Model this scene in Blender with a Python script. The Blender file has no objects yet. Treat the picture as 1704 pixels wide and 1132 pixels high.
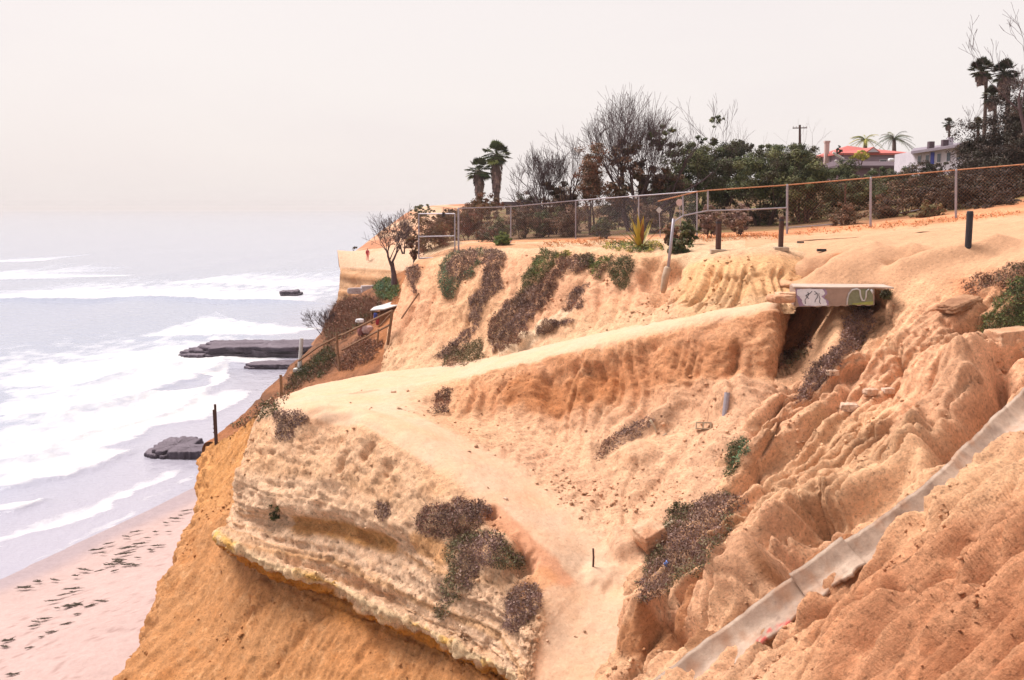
import bpy, bmesh, math, random
import numpy as np
from mathutils import Vector, Matrix

# ------------------------------------------------------------------ camera, sky, sun, exposure
scene = bpy.context.scene
COL = scene.collection
F = 1657.0                 # focal length in photo pixels (1704 wide)
CX, CY, HZ = 852.0, 566.0, 347.0
PITCH = math.atan((CY - HZ) / F)
CAMZ = 20.0                # eye height above the sea

cam_d = bpy.data.cameras.new('camera')
cam_d.sensor_width = 36.0
cam_d.lens = 36.0 * F / 1704.0
cam_d.clip_start = 0.1
cam_d.clip_end = 30000
cam = bpy.data.objects.new('camera', cam_d)
COL.objects.link(cam)
cam.location = (0, 0, CAMZ)
cam.rotation_euler = (math.pi / 2 - PITCH, 0, 0)
scene.camera = cam

SUN_EL, SUN_AZ = math.radians(55), math.radians(-58)   # azimuth from +Y towards +X
world = bpy.data.worlds.new('World')
scene.world = world
world.use_nodes = True
wn, wl = world.node_tree.nodes, world.node_tree.links
wn.clear()
w_out = wn.new('ShaderNodeOutputWorld')
w_bg = wn.new('ShaderNodeBackground')
w_sky = wn.new('ShaderNodeTexSky')
w_sky.sky_type = 'NISHITA'
w_sky.sun_disc = False
w_sky.sun_elevation = SUN_EL
w_sky.sun_rotation = SUN_AZ
w_sky.dust_density = 4.0
w_cl = wn.new('ShaderNodeTexNoise')
w_cl.inputs['Scale'].default_value = 1.6
w_cl.inputs['Detail'].default_value = 4
w_map = wn.new('ShaderNodeMapping')
w_map.inputs['Scale'].default_value = (1, 1, 3.5)
w_tc = wn.new('ShaderNodeTexCoord')
w_ramp = wn.new('ShaderNodeValToRGB')
w_ramp.color_ramp.elements[0].position = 0.34
w_ramp.color_ramp.elements[0].color = (4.0, 3.62, 3.6, 1)
w_ramp.color_ramp.elements[1].position = 0.62
w_ramp.color_ramp.elements[1].color = (4.3, 3.96, 3.82, 1)
w_mix = wn.new('ShaderNodeMixRGB')
w_mix.inputs[0].default_value = 0.93       # closed cloud deck, a little blue sky leaking through
wl.new(w_tc.outputs['Generated'], w_map.inputs['Vector'])
wl.new(w_map.outputs[0], w_cl.inputs['Vector'])
wl.new(w_cl.outputs['Fac'], w_ramp.inputs[0])
wl.new(w_sky.outputs[0], w_mix.inputs[1])
wl.new(w_ramp.outputs[0], w_mix.inputs[2])
wl.new(w_mix.outputs[0], w_bg.inputs['Color'])
w_bg.inputs['Strength'].default_value = 0.056
wl.new(w_bg.outputs[0], w_out.inputs['Surface'])

sun_d = bpy.data.lights.new('sun', 'SUN')
sun_d.energy = 1.5
sun_d.angle = math.radians(26)
sun_d.color = (1.0, 0.955, 0.925)
sun = bpy.data.objects.new('sun', sun_d)
COL.objects.link(sun)
_sd = Vector((math.sin(SUN_AZ) * math.cos(SUN_EL), math.cos(SUN_AZ) * math.cos(SUN_EL), math.sin(SUN_EL)))
sun.rotation_euler = _sd.to_track_quat('Z', 'Y').to_euler()
sun.location = (0, 0, 60)

vs = scene.view_settings
vs.view_transform = 'Standard'
vs.look = 'None'
vs.gamma = 1.0
vs.use_curve_mapping = False
vs.exposure = 2.0
scene.display_settings.display_device = 'sRGB'
scene.cycles.max_bounces = 6
scene.cycles.transparent_max_bounces = 6

# ------------------------------------------------------------------ helpers
rnd = random.Random(7)
rng = np.random.default_rng(11)
cosp, sinp = math.cos(PITCH), math.sin(PITCH)

def P(u, v, d):
    """point seen at photo pixel (u, v) standing d metres in front of the camera"""
    a, b = (u - CX) / F, (CY - v) / F
    y = cosp + b * sinp
    z = -sinp + b * cosp
    s = d / y
    return np.array((a * s, d, CAMZ + z * s))

def PZ(u, v, zz):
    """point seen at pixel (u, v) lying at height zz"""
    a, b = (u - CX) / F, (CY - v) / F
    y = cosp + b * sinp
    z = -sinp + b * cosp
    s = (zz - CAMZ) / z
    return np.array((a * s, y * s, zz))

def proj(p):
    p = np.asarray(p, float)
    dz = p[..., 2] - CAMZ
    w = p[..., 1] * cosp - dz * sinp
    up = p[..., 1] * sinp + dz * cosp
    return CX + F * p[..., 0] / w, CY - F * up / w, w

def lin(r, g, b):
    f = lambda c: (c / 255 / 12.92) if c / 255 <= 0.04045 else ((c / 255 + 0.055) / 1.055) ** 2.4
    return np.array((f(r), f(g), f(b)))

_perm = np.random.default_rng(3).permutation(256)
_perm = np.concatenate([_perm, _perm, _perm])
_grad = np.random.default_rng(4).normal(size=(256, 3))
_grad /= np.linalg.norm(_grad, axis=1)[:, None]
_grad = _grad.astype(np.float32)
_perm = _perm.astype(np.int32)

def noise3(p):
    p = np.asarray(p, np.float32)
    i = np.floor(p).astype(np.int32)
    f = p - i
    i &= 255
    w = f * f * f * (f * (f * 6 - 15) + 10)
    out = 0
    for dx in (0, 1):
        wx = w[:, 0] if dx else 1 - w[:, 0]
        for dy in (0, 1):
            wy = w[:, 1] if dy else 1 - w[:, 1]
            for dz in (0, 1):
                wz = w[:, 2] if dz else 1 - w[:, 2]
                h = _perm[_perm[_perm[(i[:, 0] + dx) & 255] + ((i[:, 1] + dy) & 255)] + ((i[:, 2] + dz) & 255)]
                g = _grad[h]
                dot = g[:, 0] * (f[:, 0] - dx) + g[:, 1] * (f[:, 1] - dy) + g[:, 2] * (f[:, 2] - dz)
                out = out + wx * wy * wz * dot
    return out * 1.6

def fbm(p, scale, octaves=4, gain=0.5, seed=0.0):
    p = np.asarray(p, float) * scale + seed * 17.31
    a, out, tot = 1.0, 0, 0
    for o in range(octaves):
        out = out + a * noise3(p)
        tot += a
        a *= gain
        p = p * 2.03 + 5.7
    return out / tot

def cells(p, scale, seed=0.0, ids=False):
    """F1 and F2 cell distances (rubbly, nodular relief)"""
    p = (np.asarray(p) * scale + seed * 9.7).astype(np.float32)
    i = np.floor(p).astype(np.int32)
    cid = np.zeros(len(p), np.int32)
    f1 = np.full(len(p), 9.0, np.float32)
    f2 = np.full(len(p), 9.0, np.float32)
    lo = np.where(p - i < 0.5, -1, 0).astype(np.int32)
    for dx in (0, 1):
        for dy in (0, 1):
            for dz in (0, 1):
                j = i + lo + np.array((dx, dy, dz), np.int32)
                h = _perm[_perm[_perm[j[:, 0] & 255] + (j[:, 1] & 255)] + (j[:, 2] & 255)]
                q = j + np.float32(0.5) + _grad[h] * np.float32(0.36)
                q = q - p
                d = np.sqrt((q * q).sum(1))
                n = d < f1
                if ids: cid = np.where(n, h, cid)
                f2 = np.where(n, f1, np.minimum(f2, d))
                f1 = np.where(n, d, f1)
    if ids: return f1, f2, cid
    return f1, f2

def sstep(x, a, b):
    t = np.clip((x - a) / (b - a), 0, 1)
    return t * t * (3 - 2 * t)

def new_mat(name):
    m = bpy.data.materials.new(name)
    m.use_nodes = True
    nt = m.node_tree
    nt.nodes.clear()
    o = nt.nodes.new('ShaderNodeOutputMaterial')
    b = nt.nodes.new('ShaderNodeBsdfPrincipled')
    nt.links.new(b.outputs[0], o.inputs[0])
    return m, nt, b

def N(nt, typ, **kw):
    n = nt.nodes.new(typ)
    for k, v in kw.items():
        if k in n.inputs.keys() if hasattr(n.inputs, 'keys') else False:
            n.inputs[k].default_value = v
        else:
            setattr(n, k, v)
    return n

def simple_mat(name, rgb, rough=0.8, var=0.25, scale=6.0, metal=0.0, bump=0.0, bscale=40.0, spec=0.3):
    """plain coloured material broken up by two noises"""
    m, nt, b = new_mat(name)
    tc = N(nt, 'ShaderNodeTexCoord')
    ns = N(nt, 'ShaderNodeTexNoise')
    ns.inputs['Scale'].default_value = scale
    ns.inputs['Detail'].default_value = 6
    ns.inputs['Roughness'].default_value = 0.65
    nt.links.new(tc.outputs['Object'], ns.inputs['Vector'])
    rp = N(nt, 'ShaderNodeValToRGB')
    rgb = np.array(rgb)
    rp.color_ramp.elements[0].position = 0.3
    rp.color_ramp.elements[0].color = (*np.clip(rgb * (1 - var), 0, 1), 1)
    rp.color_ramp.elements[1].position = 0.7
    rp.color_ramp.elements[1].color = (*np.clip(rgb * (1 + var), 0, 1), 1)
    nt.links.new(ns.outputs['Fac'], rp.inputs[0])
    nt.links.new(rp.outputs[0], b.inputs['Base Color'])
    b.inputs['Roughness'].default_value = rough
    b.inputs['Metallic'].default_value = metal
    b.inputs['Specular IOR Level'].default_value = spec
    if bump:
        n2 = N(nt, 'ShaderNodeTexNoise')
        n2.inputs['Scale'].default_value = bscale
        n2.inputs['Detail'].default_value = 5
        nt.links.new(tc.outputs['Object'], n2.inputs['Vector'])
        bp = N(nt, 'ShaderNodeBump')
        bp.inputs['Strength'].default_value = 0.8
        bp.inputs['Distance'].default_value = bump
        nt.links.new(n2.outputs['Fac'], bp.inputs['Height'])
        nt.links.new(bp.outputs[0], b.inputs['Normal'])
    return m

def attr_mat(name, attr='soil', rough=0.95, fine=9.0, var=0.3, bump=0.03, spec=0.12, grit_shade=0.0, flow=None, streak=0.3):
    """colour read from a colour attribute, broken up by grain, clods and painted grit shadows, with fine relief"""
    m, nt, b = new_mat(name)
    L = nt.links.new
    at = N(nt, 'ShaderNodeAttribute')
    at.attribute_name = attr
    tc = N(nt, 'ShaderNodeTexCoord')
    if flow is not None:
        mp = N(nt, 'ShaderNodeMapping')
        fl_ = Vector(flow).normalized()
        q_ = fl_.rotation_difference(Vector((1, 0, 0)))
        mp.inputs['Rotation'].default_value = q_.to_euler()
        mp2 = N(nt, 'ShaderNodeMapping')
        mp2.inputs['Scale'].default_value = (streak, 1, 1)
        L(tc.outputs['Object'], mp.inputs['Vector'])
        L(mp.outputs[0], mp2.inputs['Vector'])
    def noise(sc, det, ro, dist=0.0, st=False):
        n = N(nt, 'ShaderNodeTexNoise')
        n.inputs['Scale'].default_value = sc
        n.inputs['Detail'].default_value = det
        n.inputs['Roughness'].default_value = ro
        n.inputs['Distortion'].default_value = dist
        L(mp2.outputs[0] if st and flow is not None else tc.outputs['Object'], n.inputs['Vector'])
        return n.outputs['Fac']
    def mrange(src, a, bb, lo, hi):
        r = N(nt, 'ShaderNodeMapRange')
        r.inputs['From Min'].default_value = a
        r.inputs['From Max'].default_value = bb
        r.inputs['To Min'].default_value = lo
        r.inputs['To Max'].default_value = hi
        L(src, r.inputs['Value'])
        return r.outputs[0]
    def mul(x, y, op='MULTIPLY'):
        q = N(nt, 'ShaderNodeMath')
        q.operation = op
        for k, t in enumerate((x, y)):
            if isinstance(t, (int, float)): q.inputs[k].default_value = t
            else: L(t, q.inputs[k])
        return q.outputs[0]
    nf = noise(fine * 1.4, 9, 0.85)
    nc = noise(fine * 0.4, 7, 0.7, 0.3, True)
    k = mul(mrange(nf, 0.3, 0.7, 1 - var, 1 + var), mrange(nc, 0.3, 0.7, 1 - var * 0.5, 1 + var * 0.5))
    if grit_shade:  # dark specks put into the colour as the small shadows of the grit
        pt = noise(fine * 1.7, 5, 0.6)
        k = mul(k, mrange(pt, 0.34, 0.44, 1 - grit_shade, 1.0))
    k = mul(mul(mul(k, 1.0, 'SUBTRACT'), at.outputs['Alpha']), 1.0, 'ADD')
    mx = N(nt, 'ShaderNodeVectorMath')
    mx.operation = 'SCALE'
    L(at.outputs['Color'], mx.inputs[0])
    L(k, mx.inputs['Scale'])
    L(mx.outputs[0], b.inputs['Base Color'])
    b.inputs['Roughness'].default_value = rough
    b.inputs['Specular IOR Level'].default_value = spec
    if bump:
        vo = N(nt, 'ShaderNodeTexVoronoi')
        vo.feature = 'F1'
        vo.inputs['Scale'].default_value = fine * 0.7
        L(tc.outputs['Object'], vo.inputs['Vector'])
        hh = mul(mul(mul(noise(fine * 0.6, 10, 0.78, 0.2, True), 1.3), mul(noise(fine * 1.9, 6, 0.8), 0.7), 'ADD'), mul(vo.outputs['Distance'], -0.3), 'ADD')
        bp = N(nt, 'ShaderNodeBump')
        bp.inputs['Strength'].default_value = 1.0
        bp.inputs['Distance'].default_value = bump
        L(mul(hh, at.outputs['Alpha']), bp.inputs['Height'])
        L(bp.outputs[0], b.inputs['Normal'])
    return m

def tag(o, label=None, cat=None, group=None, kind=None):
    if label: o['label'] = label
    if cat: o['category'] = cat
    if group: o['group'] = group
    if kind: o['kind'] = kind
    return o

def mesh_obj(name, verts, faces, mat, parent=None, smooth=True, cols=None, attr='soil', origin=None):
    verts = np.asarray(verts, float).reshape(-1, 3)
    me = bpy.data.meshes.new(name)
    o = bpy.data.objects.new(name, me)
    COL.objects.link(o)
    if parent is not None:
        o.parent = parent
        if parent.type == 'EMPTY' or parent.location.length > 0:
            pass
    if isinstance(faces, np.ndarray):
        nv, nf, k = len(verts), len(faces), faces.shape[1]
        me.vertices.add(nv)
        me.vertices.foreach_set('co', verts.astype(np.float32).ravel())
        me.loops.add(nf * k)
        me.loops.foreach_set('vertex_index', faces.astype(np.int32).ravel())
        me.polygons.add(nf)
        me.polygons.foreach_set('loop_start', np.arange(0, nf * k, k, dtype=np.int32))
        me.polygons.foreach_set('loop_total', np.full(nf, k, dtype=np.int32))
        me.update(calc_edges=True)
    else:
        me.from_pydata([tuple(v) for v in verts], [], faces)
        me.update()
    if smooth:
        me.polygons.foreach_set('use_smooth', np.ones(len(me.polygons), dtype=bool))
    if cols is not None:
        ca = me.color_attributes.new(attr, 'FLOAT_COLOR', 'POINT')
        c4 = np.ones((len(verts), 4), np.float32)
        c4[:, :cols.shape[1]] = cols
        ca.data.foreach_set('color', c4.ravel())
    if mat is not None:
        me.materials.append(mat)
    return o

def empty(name, loc):
    o = bpy.data.objects.new(name, None)
    COL.objects.link(o)
    o.location = tuple(loc)
    o.empty_display_size = 0.2
    return o

# ------------------------------------------------------------------ terrain sheets
def hermite(X, n_per, axis):
    """smooth resampling of a control grid along one axis; n_per = samples per span"""
    X = np.moveaxis(X, axis, 0)
    K = X.shape[0]
    seg = np.linalg.norm(np.diff(X, axis=0), axis=-1)
    seg = np.maximum(seg.reshape(K - 1, -1).mean(1), 1e-3)
    t = np.concatenate([[0], np.cumsum(seg)])
    m = np.zeros_like(X)
    for i in range(K):
        if i == 0: m[i] = (X[1] - X[0]) / seg[0]
        elif i == K - 1: m[i] = (X[-1] - X[-2]) / seg[-1]
        else:
            a, b = (X[i] - X[i - 1]) / seg[i - 1], (X[i + 1] - X[i]) / seg[i]
            wa, wb = seg[i], seg[i - 1]
            m[i] = 0.85 * (a * wa + b * wb) / (wa + wb)
    out = []
    for i in range(K - 1):
        n = n_per[i]
        for s in np.arange(n) / n:
            h = seg[i]
            h00, h10 = 2 * s**3 - 3 * s**2 + 1, s**3 - 2 * s**2 + s
            h01, h11 = -2 * s**3 + 3 * s**2, s**3 - s**2
            out.append(h00 * X[i] + h10 * h * m[i] + h01 * X[i + 1] + h11 * h * m[i + 1])
    out.append(X[-1])
    return np.moveaxis(np.array(out), 0, axis)

class Sheet:
    def __init__(self, ctrl, step, maxspan=400):
        X = np.array([[np.asarray(c, float) for c in row] for row in ctrl])
        def per(ax):
            seg = np.linalg.norm(np.diff(X, axis=ax), axis=-1)
            seg = np.percentile(seg, 70, axis=1 - ax)
            return [int(min(maxspan, max(2, math.ceil(s / step)))) for s in seg]
        X2 = hermite(X, per(0), 0)
        X3 = hermite(X2, per(1), 1)
        self.shape = X3.shape[:2]
        self.base = X3.reshape(-1, 3)
        self.h = np.zeros(len(self.base))
        self.normals()
        self.pu, self.pv, self.pw = proj(self.base)
        self.col = np.ones((len(self.base), 3))
        self.grain = np.ones(len(self.base))
        # row / column control parameter of each vertex (0..R-1, 0..C-1)
        R, C = X.shape[:2]
        pr, pc = per(0), per(1)
        rp = np.concatenate([[i + k / pr[i] for k in range(pr[i])] for i in range(R - 1)] + [[R - 1]])
        cp = np.concatenate([[i + k / pc[i] for k in range(pc[i])] for i in range(C - 1)] + [[C - 1]])
        self.rp = np.repeat(rp, len(cp))
        self.cp = np.tile(cp, len(rp))
    def normals(self):
        G = self.base.reshape(*self.shape, 3)
        n = np.cross(np.gradient(G, axis=1), np.gradient(G, axis=0))
        ln = np.linalg.norm(n, axis=-1, keepdims=True)
        n = n / np.maximum(ln, 1e-9)
        n = n.reshape(-1, 3)
        # face the camera side / upwards
        flip = n[:, 2].mean() < 0
        self.n = -n if flip else n
    def pick(self, u, v):
        d2 = (self.pu - u) ** 2 + (self.pv - v) ** 2
        near = d2 < max(d2.min() * 2.0, 9.0)
        idx = np.where(near)[0]
        return idx[np.argmin(self.pw[idx] + np.sqrt(d2[idx]) * 0.02)]
    def line(self, px):
        return np.array([self.base[self.pick(u, v)] for u, v in px])
    def dist(self, pts, reach):
        """distance to the 3-D polyline, side sign and position along it"""
        lo, hi = pts.min(0) - reach, pts.max(0) + reach
        idx = np.where(((self.base > lo) & (self.base < hi)).all(1))[0]
        p = self.base[idx]
        best = np.full(len(idx), 1e9); sgn = np.ones(len(idx)); al = np.zeros(len(idx))
        L = np.concatenate([[0], np.cumsum(np.linalg.norm(np.diff(pts, axis=0), axis=1))])
        for k in range(len(pts) - 1):
            a, b = pts[k], pts[k + 1]
            ab = b - a
            l2 = max((ab ** 2).sum(), 1e-9)
            t = np.clip(((p - a) @ ab) / l2, 0, 1)
            q = p - (a + t[:, None] * ab)
            d = np.linalg.norm(q, axis=1)
            s = np.sign((np.cross(ab, q) * self.n[idx]).sum(1))
            m = d < best
            best = np.where(m, d, best); sgn = np.where(m, s, sgn)
            al = np.where(m, (L[k] + t * (L[k + 1] - L[k])) / max(L[-1], 1e-9), al)
        return idx, best, sgn, al
    def groove(self, px, width, depth, taper=True, wob=0.5):
        pts = self.line(px)
        idx, d, s, al = self.dist(pts, width * 4)
        w = width * (1 + wob * noise3(self.base[idx] * 1.3 + 3))
        e = np.exp(-(d / w) ** 2)
        if taper: e = e * np.clip(np.minimum(al, 1 - al) * 6 + 0.15, 0, 1)
        self.h[idx] -= depth * e
    def ridge(self, px, width, height, **k):
        self.groove(px, width, -height, **k)
    def dome(self, u, v, r, hgt, sharp=2.0):
        c = self.base[self.pick(u, v)]
        idx = np.where((np.abs(self.base - c) < r * 2.6).all(1))[0]
        b = self.base[idx]
        d = np.linalg.norm(b - c, axis=1) * (1 + 0.25 * noise3(b * 1.7 / max(r, .2)))
        self.h[idx] += hgt * np.exp(-(d / r) ** (2 * sharp))
    def step(self, px, width, amp, reach, lift=0.5):
        """left side of the line stands amp higher than the right side"""
        pts = self.line(px)
        idx, d, s, al = self.dist(pts, reach * 2.2)
        sd = d * s + width * 1.5 * noise3(self.base[idx] * 1.1 + 8)
        f = np.tanh(sd / width) * 0.5 + (lift - 0.5)
        e = np.exp(-(np.maximum(d - reach * 0.2, 0) / reach) ** 2) * np.clip(np.minimum(al, 1 - al) * 5 + 0.05, 0, 1)
        self.h[idx] += amp * f * e
    def paint(self, px, radius, rgb, k=0.8, rough=0.5):
        pts = self.line(px) if len(px) > 1 else np.array([self.base[self.pick(*px[0])]] * 2) + [[0, 0, 0], [1e-3, 0, 0]]
        idx, d, s, al = self.dist(pts, radius * 2)
        d = d * (1 + rough * fbm(self.base[idx], 1.8, 3, seed=2))
        w = (k * (1 - sstep(d, radius * 0.55, radius * 1.15)))[:, None]
        self.col[idx] = self.col[idx] * (1 - w) + np.asarray(rgb) * w
    def build(self, name, mat):
        R, C = self.shape
        v = self.base + self.n * self.h[:, None]
        self.pos = v
        ii = np.arange(R * C).reshape(R, C)
        f = np.stack([ii[:-1, :-1], ii[1:, :-1], ii[1:, 1:], ii[:-1, 1:]], -1).reshape(-1, 4)
        o = mesh_obj(name, v, f, mat, cols=np.concatenate([self.col, self.grain[:, None]], 1))
        tag(o, kind='structure')
        G = v.reshape(R, C, 3)
        n = np.cross(np.gradient(G, axis=1), np.gradient(G, axis=0)).reshape(-1, 3)
        n /= np.maximum(np.linalg.norm(n, axis=1, keepdims=True), 1e-9)
        n *= np.where((n * self.n).sum(1) < 0, -1, 1)[:, None]
        self.fn = n
        SHEETS.append(self)
        self.obj = o
        return o

SHEETS = []

def crisp(p, scale, seed=0.0):
    """sharp crusty relief: ridged noise of three octaves"""
    q = np.asarray(p) * scale + seed * 7.7
    return (1 - 2.2 * np.abs(noise3(q))) * .6 + (1 - 2.2 * np.abs(noise3(q * 2.1 + 4))) * .35

def rills(p, flow, freq, along=0.12, seed=0.0, warp=0.25):
    """V-shaped channels running along the flow direction; 0 in a channel, up to 1 on the ribs"""
    f = np.asarray(flow, float); f /= np.linalg.norm(f)
    up = np.array((0, 0, 1.0))
    c = np.cross(f, up); c /= np.linalg.norm(c)
    w = fbm(p, 0.5, 2, seed=seed + 1) * warp * 3
    q = np.stack([(p @ c + w) * freq, (p @ f) * along * freq, p[:, 2] * along * freq], 1) + seed * 3.3
    return np.clip(np.abs(noise3(q)) * 2.2, 0, 1)
# ------------------------------------------------------------------ soils
TAN    = lin(242, 189, 146)
PALE   = lin(230, 192, 154)
CREAM  = lin(249, 216, 180)
PINKT  = lin(241, 182, 143)
BROWN  = lin(224, 160, 116)
ORANGE = lin(214, 149, 96)
OCHRE  = lin(228, 164, 74)
DARK   = lin(120, 80, 55)
RUST   = lin(214, 140, 96)
ALB = 0.74                      # photo tone -> surface albedo

def soil_mix(sh, base, alt, scale=0.35, k=0.8, seed=0.0):
    t = sstep(fbm(sh.base, scale, 5, 0.6, seed), -0.25, 0.3)[:, None] * k
    sh.col = base * (1 - t) + alt * t

FLOW = P(1250,1090,15.6) - P(1650,760,18.6)
soil = attr_mat('eroded_soil', fine=8.0, var=0.42, bump=0.055, grit_shade=0.38, flow=(-.3, -1, -.6), streak=.5)
rill_soil = attr_mat('rilled_soil', fine=8.0, var=0.42, bump=0.06, grit_shade=0.4, flow=FLOW, streak=.34)
rock_soil = attr_mat('layered_rock', fine=8.0, var=0.42, bump=0.06, grit_shade=0.42)
sand = attr_mat('beach_sand', fine=2.5, var=0.12, bump=0.05)
ground_mat = attr_mat('plateau_ground', fine=3.0, var=0.28, bump=0.04)

# ---- upper face: plateau edge down to the bench
N1 = Sheet([
 [P(735,400,56), P(715,405,52), P(770,402,48), P(860,402,46), P(965,400,45), P(1065,398,43), P(1110,398,42), P(1150,398,41), P(1210,398,40), P(1300,396,40), P(1345,395,40)],
 [P(712,428,50), P(705,428,45), P(766,420,43), P(855,414,41), P(962,412,39.5), P(1062,414,38), P(1107,414,37), P(1152,416,35.5), P(1204,413,34.5), P(1300,410,34), P(1345,410,34)],
 [P(698,440,49), P(693,437,43), P(761,428,41), P(852,421,39), P(960,419,37.5), P(1060,421,36), P(1105,425,35), P(1150,432,33), P(1202,424,31.9), P(1300,419,31.7), P(1342,425,32)],
 [P(684,475,47), P(681,470,42), P(752,460,39.9), P(846,455,37.8), P(950,450,36.2), P(1052,450,34.9), P(1098,455,34.0), P(1142,452,31.8), P(1196,447,30.8), P(1296,442,30.7), P(1336,452,31)],
 [P(668,530,45.5), P(664,525,40.5), P(742,520,38.6), P(842,515,36.5), P(942,503,34.9), P(1042,492,33.6), P(1092,492,32.6), P(1132,484,30.9), P(1190,477,30.1), P(1290,472,29.9), P(1330,480,30)],
 [P(652,600,43.5), P(650,598,38.6), P(740,595,36.9), P(838,582,35), P(945,557,33.4), P(1055,530,31.9), P(1100,521,31.2), P(1138,510,30.2), P(1196,503,29.5), P(1290,495,29.2), P(1326,500,29.2)],
 [P(640,650,41), P(638,645,36.8), P(738,640,35.2), P(838,625,33.4), P(948,595,31.9), P(1062,562,30.5), P(1110,550,29.9), P(1150,540,29.3), P(1202,532,28.8), P(1290,522,28.6), P(1322,522,28.8)],
], 0.06)
s = N1
soil_mix(s, TAN, PINKT, 0.3, 0.9)
p = s.base
face = sstep(s.rp, 2.0, 2.6)
hump = sstep(s.cp, 6.4, 7.2)
top = 1 - sstep(s.rp, 1.6, 2.3)
s.col = s.col * (1 - top[:, None]) + PALE * top[:, None]
orangy = (hump * face)[:, None] * 0.6
s.col = s.col * (1 - orangy) + lin(244, 190, 132) * orangy
foot = sstep(s.rp, 4.3, 5.0)[:, None] * 0.45
s.col = s.col * (1 - foot) + PALE * foot
rl = rills(p, (-0.35, -1, 0), 2.2, 0.10, 1)
s.h += 0.16 * fbm(p, 0.45, 4, 0.5, 1) + 0.05 * fbm(p, 1.9, 4, 0.55, 2) * (0.4 + face)
s.h += face * (1 - hump) * (0.10 * (rl - 0.5) + 0.03 * fbm(p, 5, 3, seed=4))
f1, f2 = cells(p, 1.6, 1)
s.h += face * (1 - hump) * 0.06 * np.clip(f2 - f1, 0, 0.6)
s.h += face * (1 - .8 * hump) * 0.035 * crisp(p, 2.6, 1)
# flutes worn into the hump under the bollards
for k, (u, dep) in enumerate(((1152, .10), (1166, .16), (1179, .2), (1190, .22), (1201, .2), (1213, .14), (1226, .1), (1237, .16), (1247, .12), (1258, .08), (1272, .09), (1287, .1), (1300, .12))):
    lean = 26 if u < 1205 else (18 if u < 1250 else -6)
    j1, j2 = rnd.uniform(-4, 4), rnd.uniform(-5, 5)
    s.groove([(u + 4 + j2, 432 + rnd.uniform(0, 16)), (u - 2 + j1, 457), (u - lean * .45 + j1 * .5, 477), (u - lean + j2, 497), (u - lean * 1.8, 505 + rnd.uniform(0, 18))], rnd.uniform(.05, .12), dep * rnd.uniform(.6, 1.5), wob=.8)
for u, v in ((1172, 452), (1187, 458), (1200, 449), (1213, 459), (1226, 460), (1243, 447), (1180, 466), (1262, 452)):
    s.dome(u, v, 0.11, -0.09)
s.groove([(1085, 425), (1080, 455), (1083, 480)], 0.35, 0.5)
s.groove([(1112, 430), (1108, 460), (1098, 500)], 0.5, 0.75)
s.groove([(672, 470), (690, 500), (668, 545), (655, 590)], 0.15, 0.2)
s.step([(690, 505), (715, 500), (745, 507), (790, 500)], 0.12, -0.25, 0.5)
s.step([(980, 470), (960, 500), (930, 540)], 0.2, 0.3, 0.6)
for a, b in (((905, 455), (870, 520)), ((965, 470), (925, 540)), ((1000, 470), (985, 545)), ((1030, 480), (1012, 540)), ((800, 470), (765, 560)), ((1052, 470), (1040, 520)), ((725, 470), (700, 560))):
    s.groove([a, ((a[0] + b[0]) / 2 + 3, (a[1] + b[1]) / 2), b], 0.12, 0.15)
for u, v in ((880, 565), (905, 545), (870, 572), (930, 527), (845, 585)):
    s.dome(u, v, 0.35, 0.22)
    s.paint([(u, v)], 0.5, CREAM, 0.7)
s.paint([(690, 420), (760, 412), (900, 408), (1060, 410)], 1.2, RUST, 0.55)
N1.col *= ALB
N1.build('upper_cliff_face', soil)

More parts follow.
